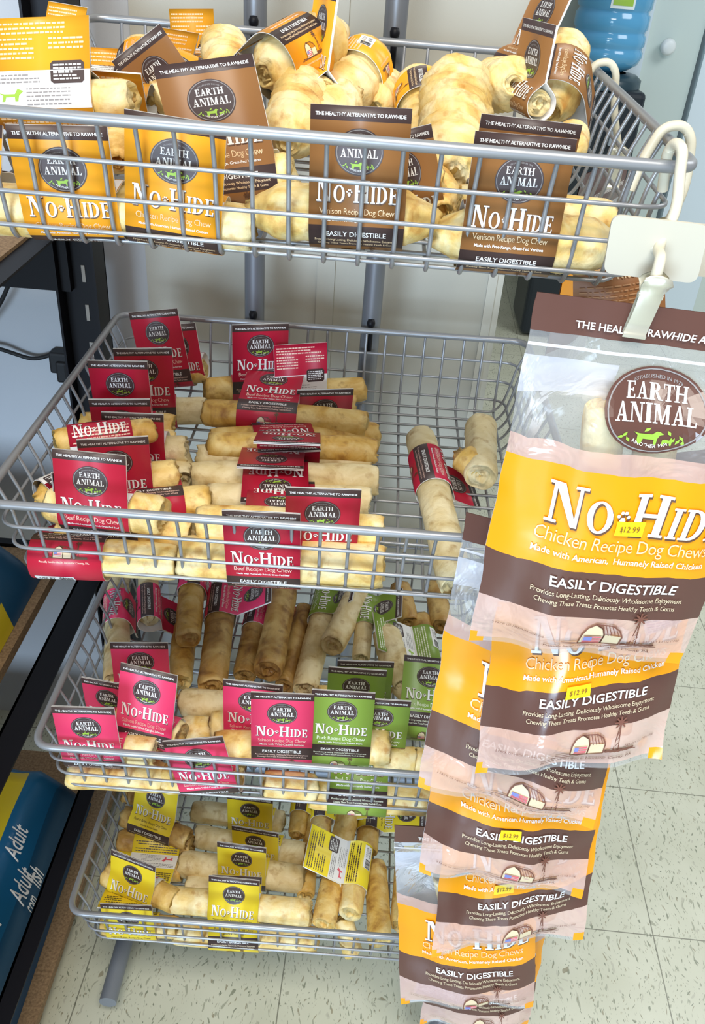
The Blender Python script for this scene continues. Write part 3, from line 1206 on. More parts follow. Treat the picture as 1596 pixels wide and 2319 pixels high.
chew(1, 890, 430, 1000, 405, 95, 17, 'venison', .32, (915, 296), 'brown tag mostly hidden behind the middle brown card of the top basket', W=50)
tag_on_edge(1178, 150, 320, .010, .026, 'venison', 20, 46, 'tall narrow brown tag rising out of the frame, right side of top basket')
chew(1, 1118, 190, 1165, 190, (300, 225), 24, None, 0, 0, 'open-ended puffy chew at the right of the top basket, below the tall tag', puff=.8)
tag_on_edge(1190, 222, 225, .008, .028, 'venison', 2, 32, 'brown tag standing edge-on right of the open-ended chew, top basket')
chew(1, 1282, 100, 1250, 250, (330, 250), 24, 'venison', .70, 165, 'cream chew with brown band at the right rim of the top basket', puff=.7, W=50, Hh=8)
chew(1, 1298, 300, 1290, 345, (170, 130), 14, None, 0, 0, 'small bare chew end at the right side of the top basket', puff=.5)
chew(1, 800, 500, 1010, 470, 95, 17, None, 0, 0, 'bare chew half hidden between the two front brown cards of the top basket', puff=.5)
chew(1, 1000, 470, 960, 400, (85, 130), 20, None, 0, 0, 'bare chew standing behind the left end of the front right chew of the top basket', puff=.5)

# ---- second basket, left column (heights over the basket floor in mm)
chew(2, 290, 852, 464, 838, 20, 17, 'beef', .56, (354, 702), 'crimson chew at the back left corner of the second basket, tag upright', style='gold', W=62)
chew(2, 300, 840, 452, 830, 24, 15, 'beef', .82, (416, 732), 'crimson tag half hidden beside the back left tag of the second basket', style='gold', W=50)
chew(2, 240, 935, 464, 930, 28, 18, 'beef', .44, (326, 790), 'second tag from the back in the left column of the second basket', style='pale', W=64)
chew(2, 185, 965, 390, 968, 40, 16, 'beef', .52, (274, 818), 'crimson chew with brightest upright tag in the left column of the second basket', style='gold', W=62)
chew(2, 175, 1005, 392, 1003, 30, 17, 'beef', .53, (268, 902), 'crimson chew whose tag stands right below the brightest tag, second basket', style='cream', W=63)
chew(2, 215, 1008, 420, 1016, 44, 16, 'beef', .48, (303, 935), 'white-edged crimson tag leaning right in the left column of the second basket', style='pale', W=64, skew=.06)
chew(2, 128, 1000, 344, 974, 84, 13, 'beef', .45, 150, 'slim chew on top of the left column in the second basket, back of band showing', style='gold', W=62, Hh=14)
chew(2, 385, 1010, 415, 1092, 20, 17, None, 0, 0, 'bare chew end-on at the inner side of the left column, second basket', style='pale')
chew(2, 180, 1092, 402, 1078, 50, 18, 'beef', .40, (256, 990), 'crimson tag right behind the front left tag of the second basket', style='gold', W=66)
chew(2, 240, 1030, 290, 1020, 80, 9, None, 0, 0, 'small bare chew end lying on the front left crimson tags of the second basket')
chew(2, 118, 1142, 370, 1168, 52, 19, 'beef', .44, (207, 1020), 'large front left crimson tag of the second basket, facing the viewer', Hh=52)
chew(2, 92, 1130, 215, 1075, 55, 16, 'beef', .55, (75, 1050), 'crimson tag lying sideways at the left rim of the second basket', style='gold', puff=.3, W=62)
chew(2, 285, 1160, 474, 1140, 30, 19, 'beef', .32, 100, 'chew behind the front left one in the second basket, back of its band showing', style='gold', W=62)
chew(2, 135, 1200, 432, 1205, 24, 18, 'beef', .36, 100, 'chew with dark band face down under the front left tag of the second basket', W=66, Hh=30)
chew(2, 90, 1258, 398, 1272, 22, 19, 'beef', .24, 115, 'chew showing barcode and date at the front left bottom of the second basket', W=70)
# right column
chew(2, 465, 884, 640, 876, 30, 16, 'beef', .68, (590, 733), 'crimson tag at the back of the middle column, second basket, tilted back', style='gold', Hh=52)
chew(2, 822, 880, 610, 896, 34, 17, 'beef', .70, (665, 776), 'crimson tag turned to show its printed back, second basket', style='gold', W=66, tang=-1)
chew(2, 560, 925, 800, 918, 34, 14, 'beef', .70, (726, 880), 'crimson tag with white edges leaning forward in the middle column, second basket', style='gold')
chew(2, 466, 935, 828, 962, 40, 18, 'beef', .39, 86, 'long chew with its tag folded back, large lettering on its band, second basket', style='gold', W=70)
chew(2, 850, 985, 478, 1000, 26, 17, 'beef', .58, 84, 'long golden chew with dark band at the middle of the second basket', style='gold')
chew(2, 848, 1022, 474, 1008, 44, 16, 'beef', .52, 70, 'long golden chew with its lettering upside down, middle column of the second basket', style='gold')
chew(2, 835, 1052, 450, 1038, 28, 17, 'beef', .56, 78, 'long pale chew with upside-down lettering behind the white-edged strip, second basket', style='pale')
chew(2, 850, 1088, 437, 1082, 30, 18, 'beef', .55, 92, 'long pale chew with white-edged tag lying flat across it, second basket', style='pale', Hh=44)
chew(2, 832, 1135, 470, 1128, 26, 17, 'beef', .54, 80, 'long pale chew with upside-down dark band behind the front tags, second basket', style='pale')
chew(2, 640, 1195, 860, 1203, 46, 17, 'beef', .40, (748, 1107), 'crimson tag behind the front middle one in the second basket, facing the viewer', Hh=52)
chew(2, 450, 1185, 690, 1195, 46, 19, None, 0, 0, 'bare chew lying behind the front middle chew of the second basket')
chew(2, 412, 1262, 866, 1284, 24, 22, 'beef', .42, (604, 1157), 'large front middle chew of the second basket, crimson tag with white lettering', W=68, Hh=54)
# right side
chew(2, 952, 990, 1035, 1330, (26, 22), 18, 'beef', .30, 112, 'long chew lying front to back alone at the right of the second basket', style='pale', W=68, Hh=26, tang=0)
chew(2, 1088, 962, 1088, 1080, (34, 34), 19, None, 0, 0, 'pale bare chew at the right end of the second basket, beside the hanging bags', style='pale')
chew(2, 1040, 1030, 1090, 1075, (40, 30), 17, None, 0, 0, 'browned chew end at the right end of the second basket', style='gold', puff=.4)

# ---- third basket: chews laid front to back at the rear
chew(3, 268, 1305, 262, 1545, (34, 34), 17, 'salmon', .38, 165, 'banded pink chew with barcode at the left end of the rear row, third basket', style='pale', W=64, Hh=8)
chew(3, 335, 1300, 338, 1400, (62, 55), 14, 'salmon', .75, 130, 'thin chew over a pink printed card, second of the rear row in the third basket', style='pale', W=64, Hh=36, tang=0)
chew(3, 436, 1310, 425, 1448, (64, 58), 17, 'salmon', .0, 120, 'round-ended golden chew, third of the rear row in the third basket', style='gold', W=60, Hh=36, tang=0)
chew(3, 420, 1420, 408, 1545, (22, 20), 16, None, 0, 0, 'golden chew under the third of the rear row, third basket', style='gold')
chew(3, 505, 1345, 480, 1555, (52, 46), 19, 'salmon', .16, 60, 'fat browned chew with open end and pink band, rear row of the third basket', style='brown', W=60, Hh=40, tang=0)
chew(3, 590, 1360, 553, 1530, (30, 26), 16, 'salmon', .22, 95, 'browned chew with pink band right of the fat one, third basket', style='brown', W=60, Hh=34, tang=0)
chew(3, 645, 1335, 607, 1520, (56, 50), 19, None, 0, 0, 'long smooth browned chew in the middle of the rear row, third basket', style='brown')
chew(3, 690, 1380, 645, 1555, (22, 20), 14, None, 0, 0, 'slim browned chew behind the long smooth one, third basket', style='brown')
chew(3, 742, 1345, 690, 1560, (38, 34), 17, 'pork', .16, 40, 'pale chew with dark green lettered band in the rear row, third basket', style='pale', W=62, Hh=30, tang=0)
chew(3, 812, 1340, 752, 1462, (66, 62), 17, None, 0, 0, 'pale chew pointing down left over the green banded one, third basket', style='pale')
chew(3, 826, 1380, 817, 1492, (58, 54), 12, 'pork', .1, 60, 'thin pale chew with green band and barcode, rear right of the third basket', style='pale', W=56, Hh=30, tang=0)
chew(3, 870, 1420, 902, 1545, (60, 52), 19, None, 0, 0, 'fat pale chew with swirled open end at the rear right of the third basket', style='pale', puff=.4)
chew(3, 950, 1400, 970, 1500, (40, 34), 15, 'pork', .75, -60, 'browned chew end ringed by a green card, rear right of the third basket', style='brown', W=66, Hh=48, tang=0)
chew(3, 905, 1330, 925, 1410, (44, 44), 15, None, 0, 0, 'dim browned chew at the back of the third basket under the beef basket', style='brown')
chew(3, 985, 1330, 1000, 1420, (44, 44), 16, None, 0, 0, 'dim browned chew in the back right corner of the third basket', style='brown')
# third basket front
chew(3, 255, 1560, 400, 1560, 34, 15, 'salmon', .52, (331, 1456), 'rearmost upright pink tag of the third basket', W=68)
chew(3, 210, 1578, 330, 1600, 42, 14, 'salmon', .42, (255, 1545), 'pink tag leaning back at the left of the third basket, dark edge up', W=60)
chew(3, 262, 1632, 408, 1668, 62, 18, 'salmon', .55, (355, 1512), 'pink tag tilted right with its band shining, left middle of the third basket', Hh=46)
chew(3, 158, 1695, 355, 1702, 58, 18, 'salmon', .33, (198, 1598), 'pink tag at the front left corner of the third basket', Hh=50)
chew(3, 160, 1752, 370, 1762, 20, 18, None, 0, 0, 'bare cream chew along the front left floor of the third basket')
chew(3, 415, 1590, 525, 1596, 30, 18, None, 0, 0, 'short bare chew in the middle of the third basket', style='pale')
chew(3, 418, 1650, 500, 1655, 28, 16, None, 0, 0, 'bare chew with two brown spots below the short one, third basket')
chew(3, 480, 1640, 660, 1660, 44, 18, 'salmon', .55, (592, 1544), 'pink tag half hidden behind the front middle pink tag, third basket', Hh=50)
chew(3, 490, 1690, 690, 1698, 56, 19, 'salmon', .75, (640, 1572), 'front middle pink tag of the third basket, beside the green one', Hh=54)
chew(3, 374, 1765, 545, 1752, 30, 18, 'salmon', .62, (448, 1672), 'pink tag slanting at the front rim of the third basket', Hh=50)
chew(3, 600, 1775, 715, 1785, 20, 17, None, 0, 0, 'bare cream chew at the middle of the front floor, third basket')
chew(3, 668, 1680, 880, 1692, 64, 20, 'pork', .48, (768, 1562), 'front green tag of the third basket, facing the viewer', Hh=52)
chew(3, 700, 1600, 870, 1612, 44, 15, 'pork', .60, (803, 1515), 'green tag with white edge behind the front green one, third basket', Hh=50)
chew(3, 720, 1575, 880, 1580, 36, 14, 'pork', .62, (818, 1496), 'dark top edge of a green tag, rearmost of the upright green tags, third basket', Hh=46)
chew(3, 780, 1660, 900, 1668, 50, 15, 'pork', .60, (858, 1583), 'pale green tag looking out right of the front green one, third basket', Hh=50)
chew(3, 885, 1655, 880, 1610, (40, 44), 14, None, 0, 0, 'bare chew end right of the green tags, third basket', style='pale')
chew(3, 905, 1545, 950, 1590, (40, 36), 16, None, 0, 0, 'pale chew below the swirled open end, third basket', style='pale')
chew(3, 893, 1632, 1010, 1645, 40, 18, 'pork', .62, 75, 'dark green band lettered in white beside the hanging bags, third basket', style='gold')
chew(3, 850, 1720, 940, 1722, 36, 16, None, 0, 0, 'short bare chew at the front right of the third basket')
chew(3, 938, 1722, 1030, 1735, 34, 16, None, 0, 0, 'bare chew at the front right of the third basket, half behind the bags')
chew(3, 705, 1798, 965, 1815, 18, 18, 'pork', .40, 62, 'green banded chew on the floor of the third basket behind its lower rails', W=68)

# ---- lowest basket
chew(4, 280, 1848, 425, 1900, 62, 16, 'peanut', .48, (392, 1768), 'yellow tag slanting at the top left of the lowest basket', style='brown', Hh=54, tang=.25)
chew(4, 285, 1800, 345, 1812, 40, 14, None, 0, 0, 'browned chew end at the back left of the lowest basket', style='brown')
chew(4, 272, 1902, 434, 1915, 40, 17, 'peanut', .55, -75, 'browned chew with yellow band under the slanting tag, lowest basket', style='brown', tang=0)
chew(4, 255, 1958, 412, 1970, 28, 17, 'peanut', .40, -70, 'chew with yellow band face down, left side of the lowest basket', style='gold', tang=0)
chew(4, 240, 1978, 396, 2040, 58, 17, 'peanut', .45, 12, 'yellow tag at the front left of the lowest basket, leaning to the viewer', style='gold', Hh=28, tang=.5)
chew(4, 235, 2092, 400, 2100, 22, 15, 'peanut', .42, (300, 2048), 'yellow band on the front left floor of the lowest basket', style='gold')
chew(4, 440, 1838, 640, 1862, 30, 17, 'peanut', .66, (600, 1805), 'rearmost yellow tag in the middle of the lowest basket', style='pale', Hh=46)
chew(4, 446, 1893, 690, 1935, 30, 18, 'peanut', .58, (590, 1878), 'second yellow tag from the back in the middle of the lowest basket', style='pale', Hh=48)
chew(4, 412, 1955, 688, 1992, 34, 20, 'peanut', .52, (565, 1914), 'big yellow tag with round seal standing in the middle of the lowest basket', style='pale', Hh=54)
chew(4, 425, 2008, 560, 2018, 26, 16, None, 0, 0, 'bare chew behind the front middle chew of the lowest basket', style='pale')
chew(4, 383, 2036, 702, 2068, 52, 18, 'peanut', .47, 12, 'front middle yellow tag of the lowest basket, shining on its curve', Hh=28, tang=.5)
chew(4, 400, 2112, 718, 2128, 18, 17, 'peanut', .42, 45, 'yellow banded chew on the front floor of the lowest basket')
chew(4, 712, 1850, 692, 2030, (30, 26), 13, None, 0, 0, 'slim golden chew lying front to back, leftmost of those in the lowest basket', style='gold')
chew(4, 800, 1790, 732, 2092, (50, 44), 17, None, 0, 0, 'longest golden chew lying front to back in the lowest basket', style='gold')
chew(4, 735, 1790, 718, 1960, (44, 40), 15, 'peanut', .2, 75, 'golden chew with dark banded yellow card at the back of the lowest basket', style='gold', W=62, Hh=44, tang=0)
chew(4, 690, 1770, 672, 1890, (34, 34), 14, 'peanut', .35, 82, 'yellow card with its seal turned sideways at the back of the lowest basket', style='gold', W=62, Hh=48, tang=0)
chew(4, 815, 1930, 793, 2070, (56, 50), 16, 'peanut', .28, -62, 'chew with open rolled end under a tilted yellow info card, lowest basket', style='cream', W=66, Hh=46, tang=0)
chew(4, 850, 1960, 860, 2130, (30, 26), 17, None, 0, 0, 'blistered golden chew at the front right of the lowest basket', style='gold')
chew(4, 840, 1800, 830, 1930, (44, 40), 16, 'peanut', .35, 80, 'yellow card with sideways seal at the back right of the lowest basket', style='gold', W=64, Hh=48, tang=0)
chew(4, 925, 1820, 910, 2100, (26, 24), 16, 'peanut', .30, 60, 'yellow card chew behind the lowest hanging bag at the right of the lowest basket', style='gold', W=64, Hh=40, tang=0)
chew(4, 775, 2080, 800, 2160, (18, 16), 14, None, 0, 0, 'pale chew end poking at the front floor of the lowest basket')

# ================================================================ HANGING BAGS
def film_mat(name, col, alpha, frost):
    M = bpy.data.materials.new(name)
    M.use_nodes = True
    nt = M.node_tree
    nt.nodes.clear()
    N = nt.nodes.new
    L = nt.links.new
    out = N('ShaderNodeOutputMaterial')
    tr = N('ShaderNodeBsdfTransparent')
    tr.inputs[0].default_value = (.97, .97, .97, 1)
    pr = N('ShaderNodeBsdfPrincipled')
    pr.inputs['Base Color'].default_value = (*col, 1)
    pr.inputs['Roughness'].default_value = .16
    pr.inputs['Specular IOR Level'].default_value = .8
    mx = N('ShaderNodeMixShader')
    fr = N('ShaderNodeFresnel')
    fr.inputs['IOR'].default_value = 1.35
    ma = N('ShaderNodeMath')
    ma.operation = 'ADD'
    ma.use_clamp = True
    ma.inputs[1].default_value = alpha
    tc = N('ShaderNodeTexCoord')
    n = N('ShaderNodeTexNoise')
    n.inputs['Scale'].default_value = 26
    n.inputs['Detail'].default_value = 3
    n.inputs['Distortion'].default_value = 1.5
    bp = N('ShaderNodeBump')
    bp.inputs['Strength'].default_value = .55
    bp.inputs['Distance'].default_value = .006
    L(tc.outputs['Object'], n.inputs['Vector'])
    L(n.outputs['Fac'], bp.inputs['Height'])
    L(bp.outputs['Normal'], pr.inputs['Normal'])
    L(bp.outputs['Normal'], fr.inputs['Normal'])
    L(fr.outputs[0], ma.inputs[0])
    L(ma.outputs[0], mx.inputs[0])
    L(tr.outputs[0], mx.inputs[1])
    L(pr.outputs[0], mx.inputs[2])
    L(mx.outputs[0], out.inputs[0])
    return M


f_clear = film_mat('clear_bag_film', (.75, .75, .76), .16, 0)
f_pink = film_mat('frosted_pink_bag_film', (.86, .58, .50), .58, 0)
f_orange = mat('orange_bag_print', (.95, .37, .008), .2, bump=.25, bscale=30)
f_brown = mat('brown_bag_print', (.125, .058, .045), .2, bump=.25, bscale=30)
f_white = film_mat('white_label_on_film', (.80, .80, .86), .75, 0)
bag_ink = mat('bag_brown_line_ink', (.20, .075, .05), .5)
W_BAG = .170


def bag_art():
    s = Sheet()
    s.text(sans('THE HEALTHY RAWHIDE ALTERNATIVE', .014), .004, .0195, .122, white, 2)
    logo(s, .004, .066, .0345, .0275, base=f_brown)
    nohide(s, .012, .1555, .130)
    s.text(sans('Chicken Recipe Dog Chews', -.006, .92), .006, .1700, .124, peach_ink, 2, 1.25)
    s.text(sans('Made with American, Humanely Raised Chicken', .010), .006, .1800, .124, white, 2, 1.1)
    s.text(sans('EASILY DIGESTIBLE', .014), .008, .2035, .094, white, 2)
    s.text(sans('Provides Long-Lasting, Deliciously Wholesome Enjoyment', -.003, .95), .006, .2115, .115, barn_ink, 2, 1.2)
    s.text(sans('Chewing These Treats Promotes Healthy Teeth & Gums', -.003, .95), .006, .2185, .108, barn_ink, 2, 1.2)
    farm(s, .008, .2530, .050, bag_ink)
    farm_tag(s,   .012, .2625, .084, bag_ink)
    s.text(sans('2 PACK OF MEDIUM CHEWS', .0), -.052, .2500, .038, bag_ink, 2)
    s.text(sans('NET WT 4.2 OZ (120g)', .0), .058, .2480, .030, bag_ink, 2)
    return s


BAGART = bag_art()
LB = .275


def bag(label, BLp, BRp, Yb, tdx, tdy, wt, seed, price=None, rolls=True, packet=None, amp=1., short=''):
    bl, br = aty(*BLp, Yb[0]), aty(*BRp, Yb[1])
    wv = (br - bl)
    right = wv.normalized()
    tl = bl + V((tdx, tdy, math.sqrt(LB * LB - tdx * tdx - tdy * tdy)))
    tr = tl + right * (wv.length * wt) + (V((0, 0, 0)))
    nrm = right.cross((tl - bl).normalized()).normalized()
    off = V((seed * 3.7, seed * 1.9, 0))
    t = thing('treat_bag', (tl + tr) / 2, label, 'treat bag', 'hanging clear bags of chicken chews')

    def bul(u, v):
        a = max(0, 1 - abs(u) ** 2.4)
        b = min(1, max(0, (v - .15) / .14)) * min(1, max(0, (.995 - v) / .11))
        return .0006 + .0200 * a * (b * b * (3 - 2 * b))

    def Sx(x, y, side, o=0.):
        u, v = x / (W_BAG / 2), y / LB
        p = tl.lerp(tr, (u + 1) / 2).lerp(bl.lerp(br, (u + 1) / 2), v)
        w = noise.noise(off + V((u * 1.3, v * 2.2, 0))) * .009 * amp + noise.noise(off + V((u * 3.5, v * 4.5, 5))) * .0032 * amp
        w += .004 * amp * math.sin(u * 7 + seed + v * 3) * max(0, v - .75) * 4
        ex = .0022 * noise.noise(off + V((0, v * 9, 3))) * (1 if u > 0 else -1)
        return p + nrm * (w * min(1, v * 5) + side * (bul(u, v) + o)) + right * ex
    ed = [0, .090, .118, .126, .150, .245, .350, .405, .690, .830, .982, 1.0]
    zmat = [2, 0, 3, 0, 0, 0, 1, 4, 2, 1, 0]        # film by zone (0 clear, 1 pink, 2 brown, 3 white ridge, 4 orange)
    sub = [3, 2, 1, 2, 5, 5, 3, 12, 6, 7, 1]
    mats = [f_clear, f_pink, f_brown, f_white, f_orange]
    B = MB()
    nu = 30
    torn = {6: 1, 7: 1, 8: 1, 9: 1, 1: .3, 10: .4}

    def edge_v(k, u):
        if k in torn:
            return ed[k] + torn[k] * (.005 * noise.noise(off + V((u * 4, k * 3.3, 0))) + .0035 * noise.noise(off + V((u * 26, k * 5.1, 2))))
        return ed[k]
    for side in (1, -1):
        rows = []
        rm = []
        for k in range(len(zmat)):
            for q in range(sub[k]):
                rows.append((k, q / sub[k]))
                rm.append(zmat[k])
        rows.append((len(zmat) - 1, 1.))
        vs = []
        for (k, q) in rows:
            for j in range(nu + 1):
                u = -1 + 2 * j / nu
                v = edge_v(k, u) * (1 - q) + edge_v(k + 1, u) * q
                vs.append(Sx(u * W_BAG / 2, v * LB, side))
        fs, mi = [], []
        for i in range(len(rows) - 1):
            for j in range(nu):
                f = (i * (nu + 1) + j, (i + 1) * (nu + 1) + j, (i + 1) * (nu + 1) + j + 1, i * (nu + 1) + j + 1)
                fs.append(f if side == 1 else f[::-1])
                M = rm[i]
                u = (j + .5) / nu
                k = rows[i][0]
                if side == -1:
                    M = 2 if k == 0 else (3 if (k == 4 and u < .36) else (3 if 6 < k < 9 else 0))
                elif k == 10 and (u < .06 or u > .93):
                    M = 4
                elif k == 9 and rows[i][1] > .8 and (u < .05 or u > .93):
                    M = 4
                mi.append(M)
        o = len(B.v)
        B.v += vs
        B.f += [[o + x for x in f] for f in fs]
        B.m += mi
        B.sm += [True] * len(fs)
    for pts, fs, M, lay in BAGART.items:
        if M not in mats:
            mats.append(M)
        B.add([Sx(x, y, 1, .0007 + .0005 * lay) for x, y in pts], fs, mats.index(M))
    B.build('film', mats, t)
    if price:
        B = MB()
        x0, y0 = price
        s = Sheet()
        s.text(sans('$12.99', .006), x0, y0 + .0022, .0155, mat('price_ink', (.25, .12, .02), .5), 2, 1.1)
        n = 6
        vs = [Sx(x0 - .0108 + .0216 * i / n, y0 - .0058 + .0116 * j / 2, 1, .0026) for j in range(3) for i in range(n + 1)]
        B.add(vs, [(j * (n + 1) + i, (j + 1) * (n + 1) + i, (j + 1) * (n + 1) + i + 1, j * (n + 1) + i + 1) for j in range(2) for i in range(n)], 0)
        ms = [price_y]
        for pts, fs, M, lay in s.items:
            ms.append(M)
            B.add([Sx(x, y, 1, .0033) for x, y in pts], fs, len(ms) - 1)
        pl = B.build('price_label', ms, t)
        pl['label'] = 'small yellow price label stuck on the bag'
    if rolls:
        for q, uu in enumerate((-.026, .012)):
            a, b = Sx(uu, LB * (.255 + .015 * q), 1, -bul(uu / .085, .4)), Sx(uu + .028, LB * (.905 - .02 * q), 1, -bul(uu / .085, .8))
            c = thing('dog_chew', b, ('left' if q == 0 else 'right') + ' chew of the pair inside the ' + short, 'dog chew', 'chews inside the hanging bags')
            SEED[0] += 1
            roll_mesh(c, a, b, .0152, SEED[0], 'cream')
    if packet:
        x0, y0, sx, sy, rot = packet
        B = MB()
        n = 8
        M_, R_ = mat('packet_white', (.75, .80, .88), .45), mat('packet_blue_ink', (.12, .26, .62), .45)

        def Q(a, b, o=0.):
            c_, s_ = math.cos(rot), math.sin(rot)
            X, Y = x0 + (a * c_ - b * s_), y0 + (a * s_ + b * c_)
            pill = .004 * (1 - (2 * a / sx) ** 2) * (1 - (2 * b / sy) ** 2)
            return Sx(X, Y, 1, -.0058 + pill + o)
        g = [Q(-sx / 2 + sx * i / n, -sy / 2 + sy * j / n) for j in range(n + 1) for i in range(n + 1)]
        B.add(g, [(j * (n + 1) + i, (j + 1) * (n + 1) + i, (j + 1) * (n + 1) + i + 1, j * (n + 1) + i + 1) for j in range(n) for i in range(n)], 0, True)
        g2 = [Q(-sx / 2 + sx * i / n, -sy / 2 + sy * j / n, -.004) for j in range(n + 1) for i in range(n + 1)]
        B.add(g2, [(j * (n + 1) + i, j * (n + 1) + i + 1, (j + 1) * (n + 1) + i + 1, (j + 1) * (n + 1) + i) for j in range(n) for i in range(n)], 0, True)
        k = 0
        y = -sy / 2 + .002
        rr_ = random.Random(seed)
        while y < sy / 2 - .002:
            x = -sx / 2 + .002
            while x < sx / 2 - .004:
                l = min(rr_.uniform(.002, .007), sx / 2 - .002 - x)
                B.add([Q(x, y, .0006), Q(x, y + .001, .0006), Q(x + l, y + .001, .0006), Q(x + l, y, .0006)], [(0, 1, 2, 3)], 1)
                x += l + .001
            y += .0024
        pk = B.build('freshness_packet', [M_, R_], None, Q(0, 0))
        tag(pk, 'white freshness packet with blue print inside the ' + short, 'packet')
    return t


b1 = bag('large front bag, nearest the viewer, hanging from the front clip', (1060, 1450), (1540, 1508), (-.0874, -.0900), .0085, .036, 1.04, 1.0, (.006, .150), packet=(.057, .232, .030, .018, -.4), short='large front hanging bag')
bag('second bag, its lower half showing below the large front bag', (1075, 1757), (1500, 1722), (-.095, -.088), .000, .095, 1.0, 2.0, (-.008, .190), short='second bag below the large front bag')
bag('bag at the left of the hanging row with its brown top beside the beef basket', (945, 1785), (1340, 1872), (-.072, -.070), .0140, .075, 1.0, 3.0, packet=None, short='left hanging bag beside the beef basket')
bag('middle bag with price label over its brown band', (948, 1970), (1316, 2032), (-.062, -.062), .004, .080, 1.0, 4.0, (-.006, .196), short='middle hanging bag with the price label')
bag('bag above the lowest one, right corner tab sticking out', (978, 2160), (1317, 2118), (-.056, -.056), -.006, .080, 1.0, 5.0, (-.012, .178), short='bag above the lowest one')
bag('lowest hanging bag near the floor', (908, 2265), (1207, 2283), (-.050, -.050), -.034, .055, 1.0, 6.0, packet=(-.030, .247, .07, .045, .2), amp=.8, short='lowest hanging bag near the floor')


bag('bottom-most bag, cut off by the lower edge of the picture', (950, 2318), (1195, 2326), (-.020, -.020), -.006, .05, 1.0, 7.0, amp=.8, rolls=False)


# ---- bags hung from the side hooks, seen through the right side of the top basket
def side_bag(label, x0, y, zt, seed):
    t = thing('treat_bag', (x0 + .04, y + .07, zt), label, 'treat bag', 'bags on the side hooks')
    B = MB()
    nu, nv = 12, 16
    dx, dy = .50, .866
    mats = [f_brown, f_clear, f_orange]
    for side in (1, -1):
        vs = []
        for j in range(nv + 1):
            for i in range(nu + 1):
                u, v = i / nu, j / nv
                p = V((x0 + .165 * u * dx, y + .165 * u * dy, zt - .25 * v))
                bl_ = .010 * math.sin(math.pi * u) * min(1, max(0, (v - .2) * 4)) * min(1, (1 - v) * 6)
                p += V((dy, -dx, 0)) * (side * (.0006 + bl_) + .004 * noise.noise(V((u * 3, v * 3, seed))))
                vs.append(p)
        fs, mi = [], []
        for j in range(nv):
            for i in range(nu):
                f = (j * (nu + 1) + i, (j + 1) * (nu + 1) + i, (j + 1) * (nu + 1) + i + 1, j * (nu + 1) + i + 1)
                fs.append(f if side == 1 else f[::-1])
                v = (j + .5) / nv
                mi.append(0 if v < .19 or .7 < v < .82 else (2 if .45 < v < .7 else 1))
        o = len(B.v)
        B.v += vs
        B.f += [[o + k for k in f] for f in fs]
        B.m += mi
        B.sm += [True] * len(fs)
    tv, tf = sans('THE HEALTHY RAWHIDE ALTERNATIVE', .014)
    mats.append(white)
    B.add([V((x0 + (.082 + a * .12) * dx, y + (.082 + a * .12) * dy, zt - .030 + b * .12)) + V((dy, -dx, 0)) * .006 for a, b in tv], tf, 3)
    B.build('film', mats, t)


side_bag('brown topped bag on the rear side hook, seen through the top basket\'s wires', .272, .365, 1.168, 2)


# ---- plain brown pouch behind the front clip
B = MB()
p0, p1, p2, p3 = aty(1300, 628, .055), aty(1508, 600, .055), aty(1512, 730, .055), aty(1300, 760, .055)
n = 8
for side in (0, .012):
    vs = []
    for j in range(n + 1):
        for i in range(n + 1):
            p = p0.lerp(p1, i / n).lerp(p3.lerp(p2, i / n), j / n)
            e = math.sin(math.pi * i / n) * math.sin(math.pi * j / n)
            vs.append(p + V((0, .006 + (-.010 if side == 0 else .010) * e, 0)))
    B.add(vs, [((j * (n + 1) + i, (j + 1) * (n + 1) + i, (j + 1) * (n + 1) + i + 1, j * (n + 1) + i + 1))[::1 if side == 0 else -1] for j in range(n) for i in range(n)], 0, True)
rng = random.Random(5)


def pq(a, b):
    p = p0.lerp(p1, a).lerp(p3.lerp(p2, a), b)
    e = math.sin(math.pi * a) * math.sin(math.pi * b)
    return p + V((0, .0045 - .010 * e, 0))


tv, tf = sans("Dog's Kitchen", 0)
for k in range(9):
    y = .22 + k * .075
    x = .06
    while x < .9:
        l = rng.uniform(.02, .09)
        B.add([pq(x, y), pq(x, y + .02), pq(min(x + l, .95), y + .02), pq(min(x + l, .95), y)], [(0, 1, 2, 3)], 1)
        x += l + .02
tv, tf = sans("s Kitchen", 0)
B.add([pq(.62 + a * .46, .13 - b * .46 * 1.6) for a, b in tv], tf, 2)
pouch = B.build('paper_pouch', [mat('brown_pouch_print', (.36, .15, .05), .4), mat('pouch_line_ink', (.50, .26, .12), .5), peach_ink], None, p0.lerp(p1, .5))
tag(pouch, 'brown printed pouch behind the front metal clip below the top basket', 'pouch')


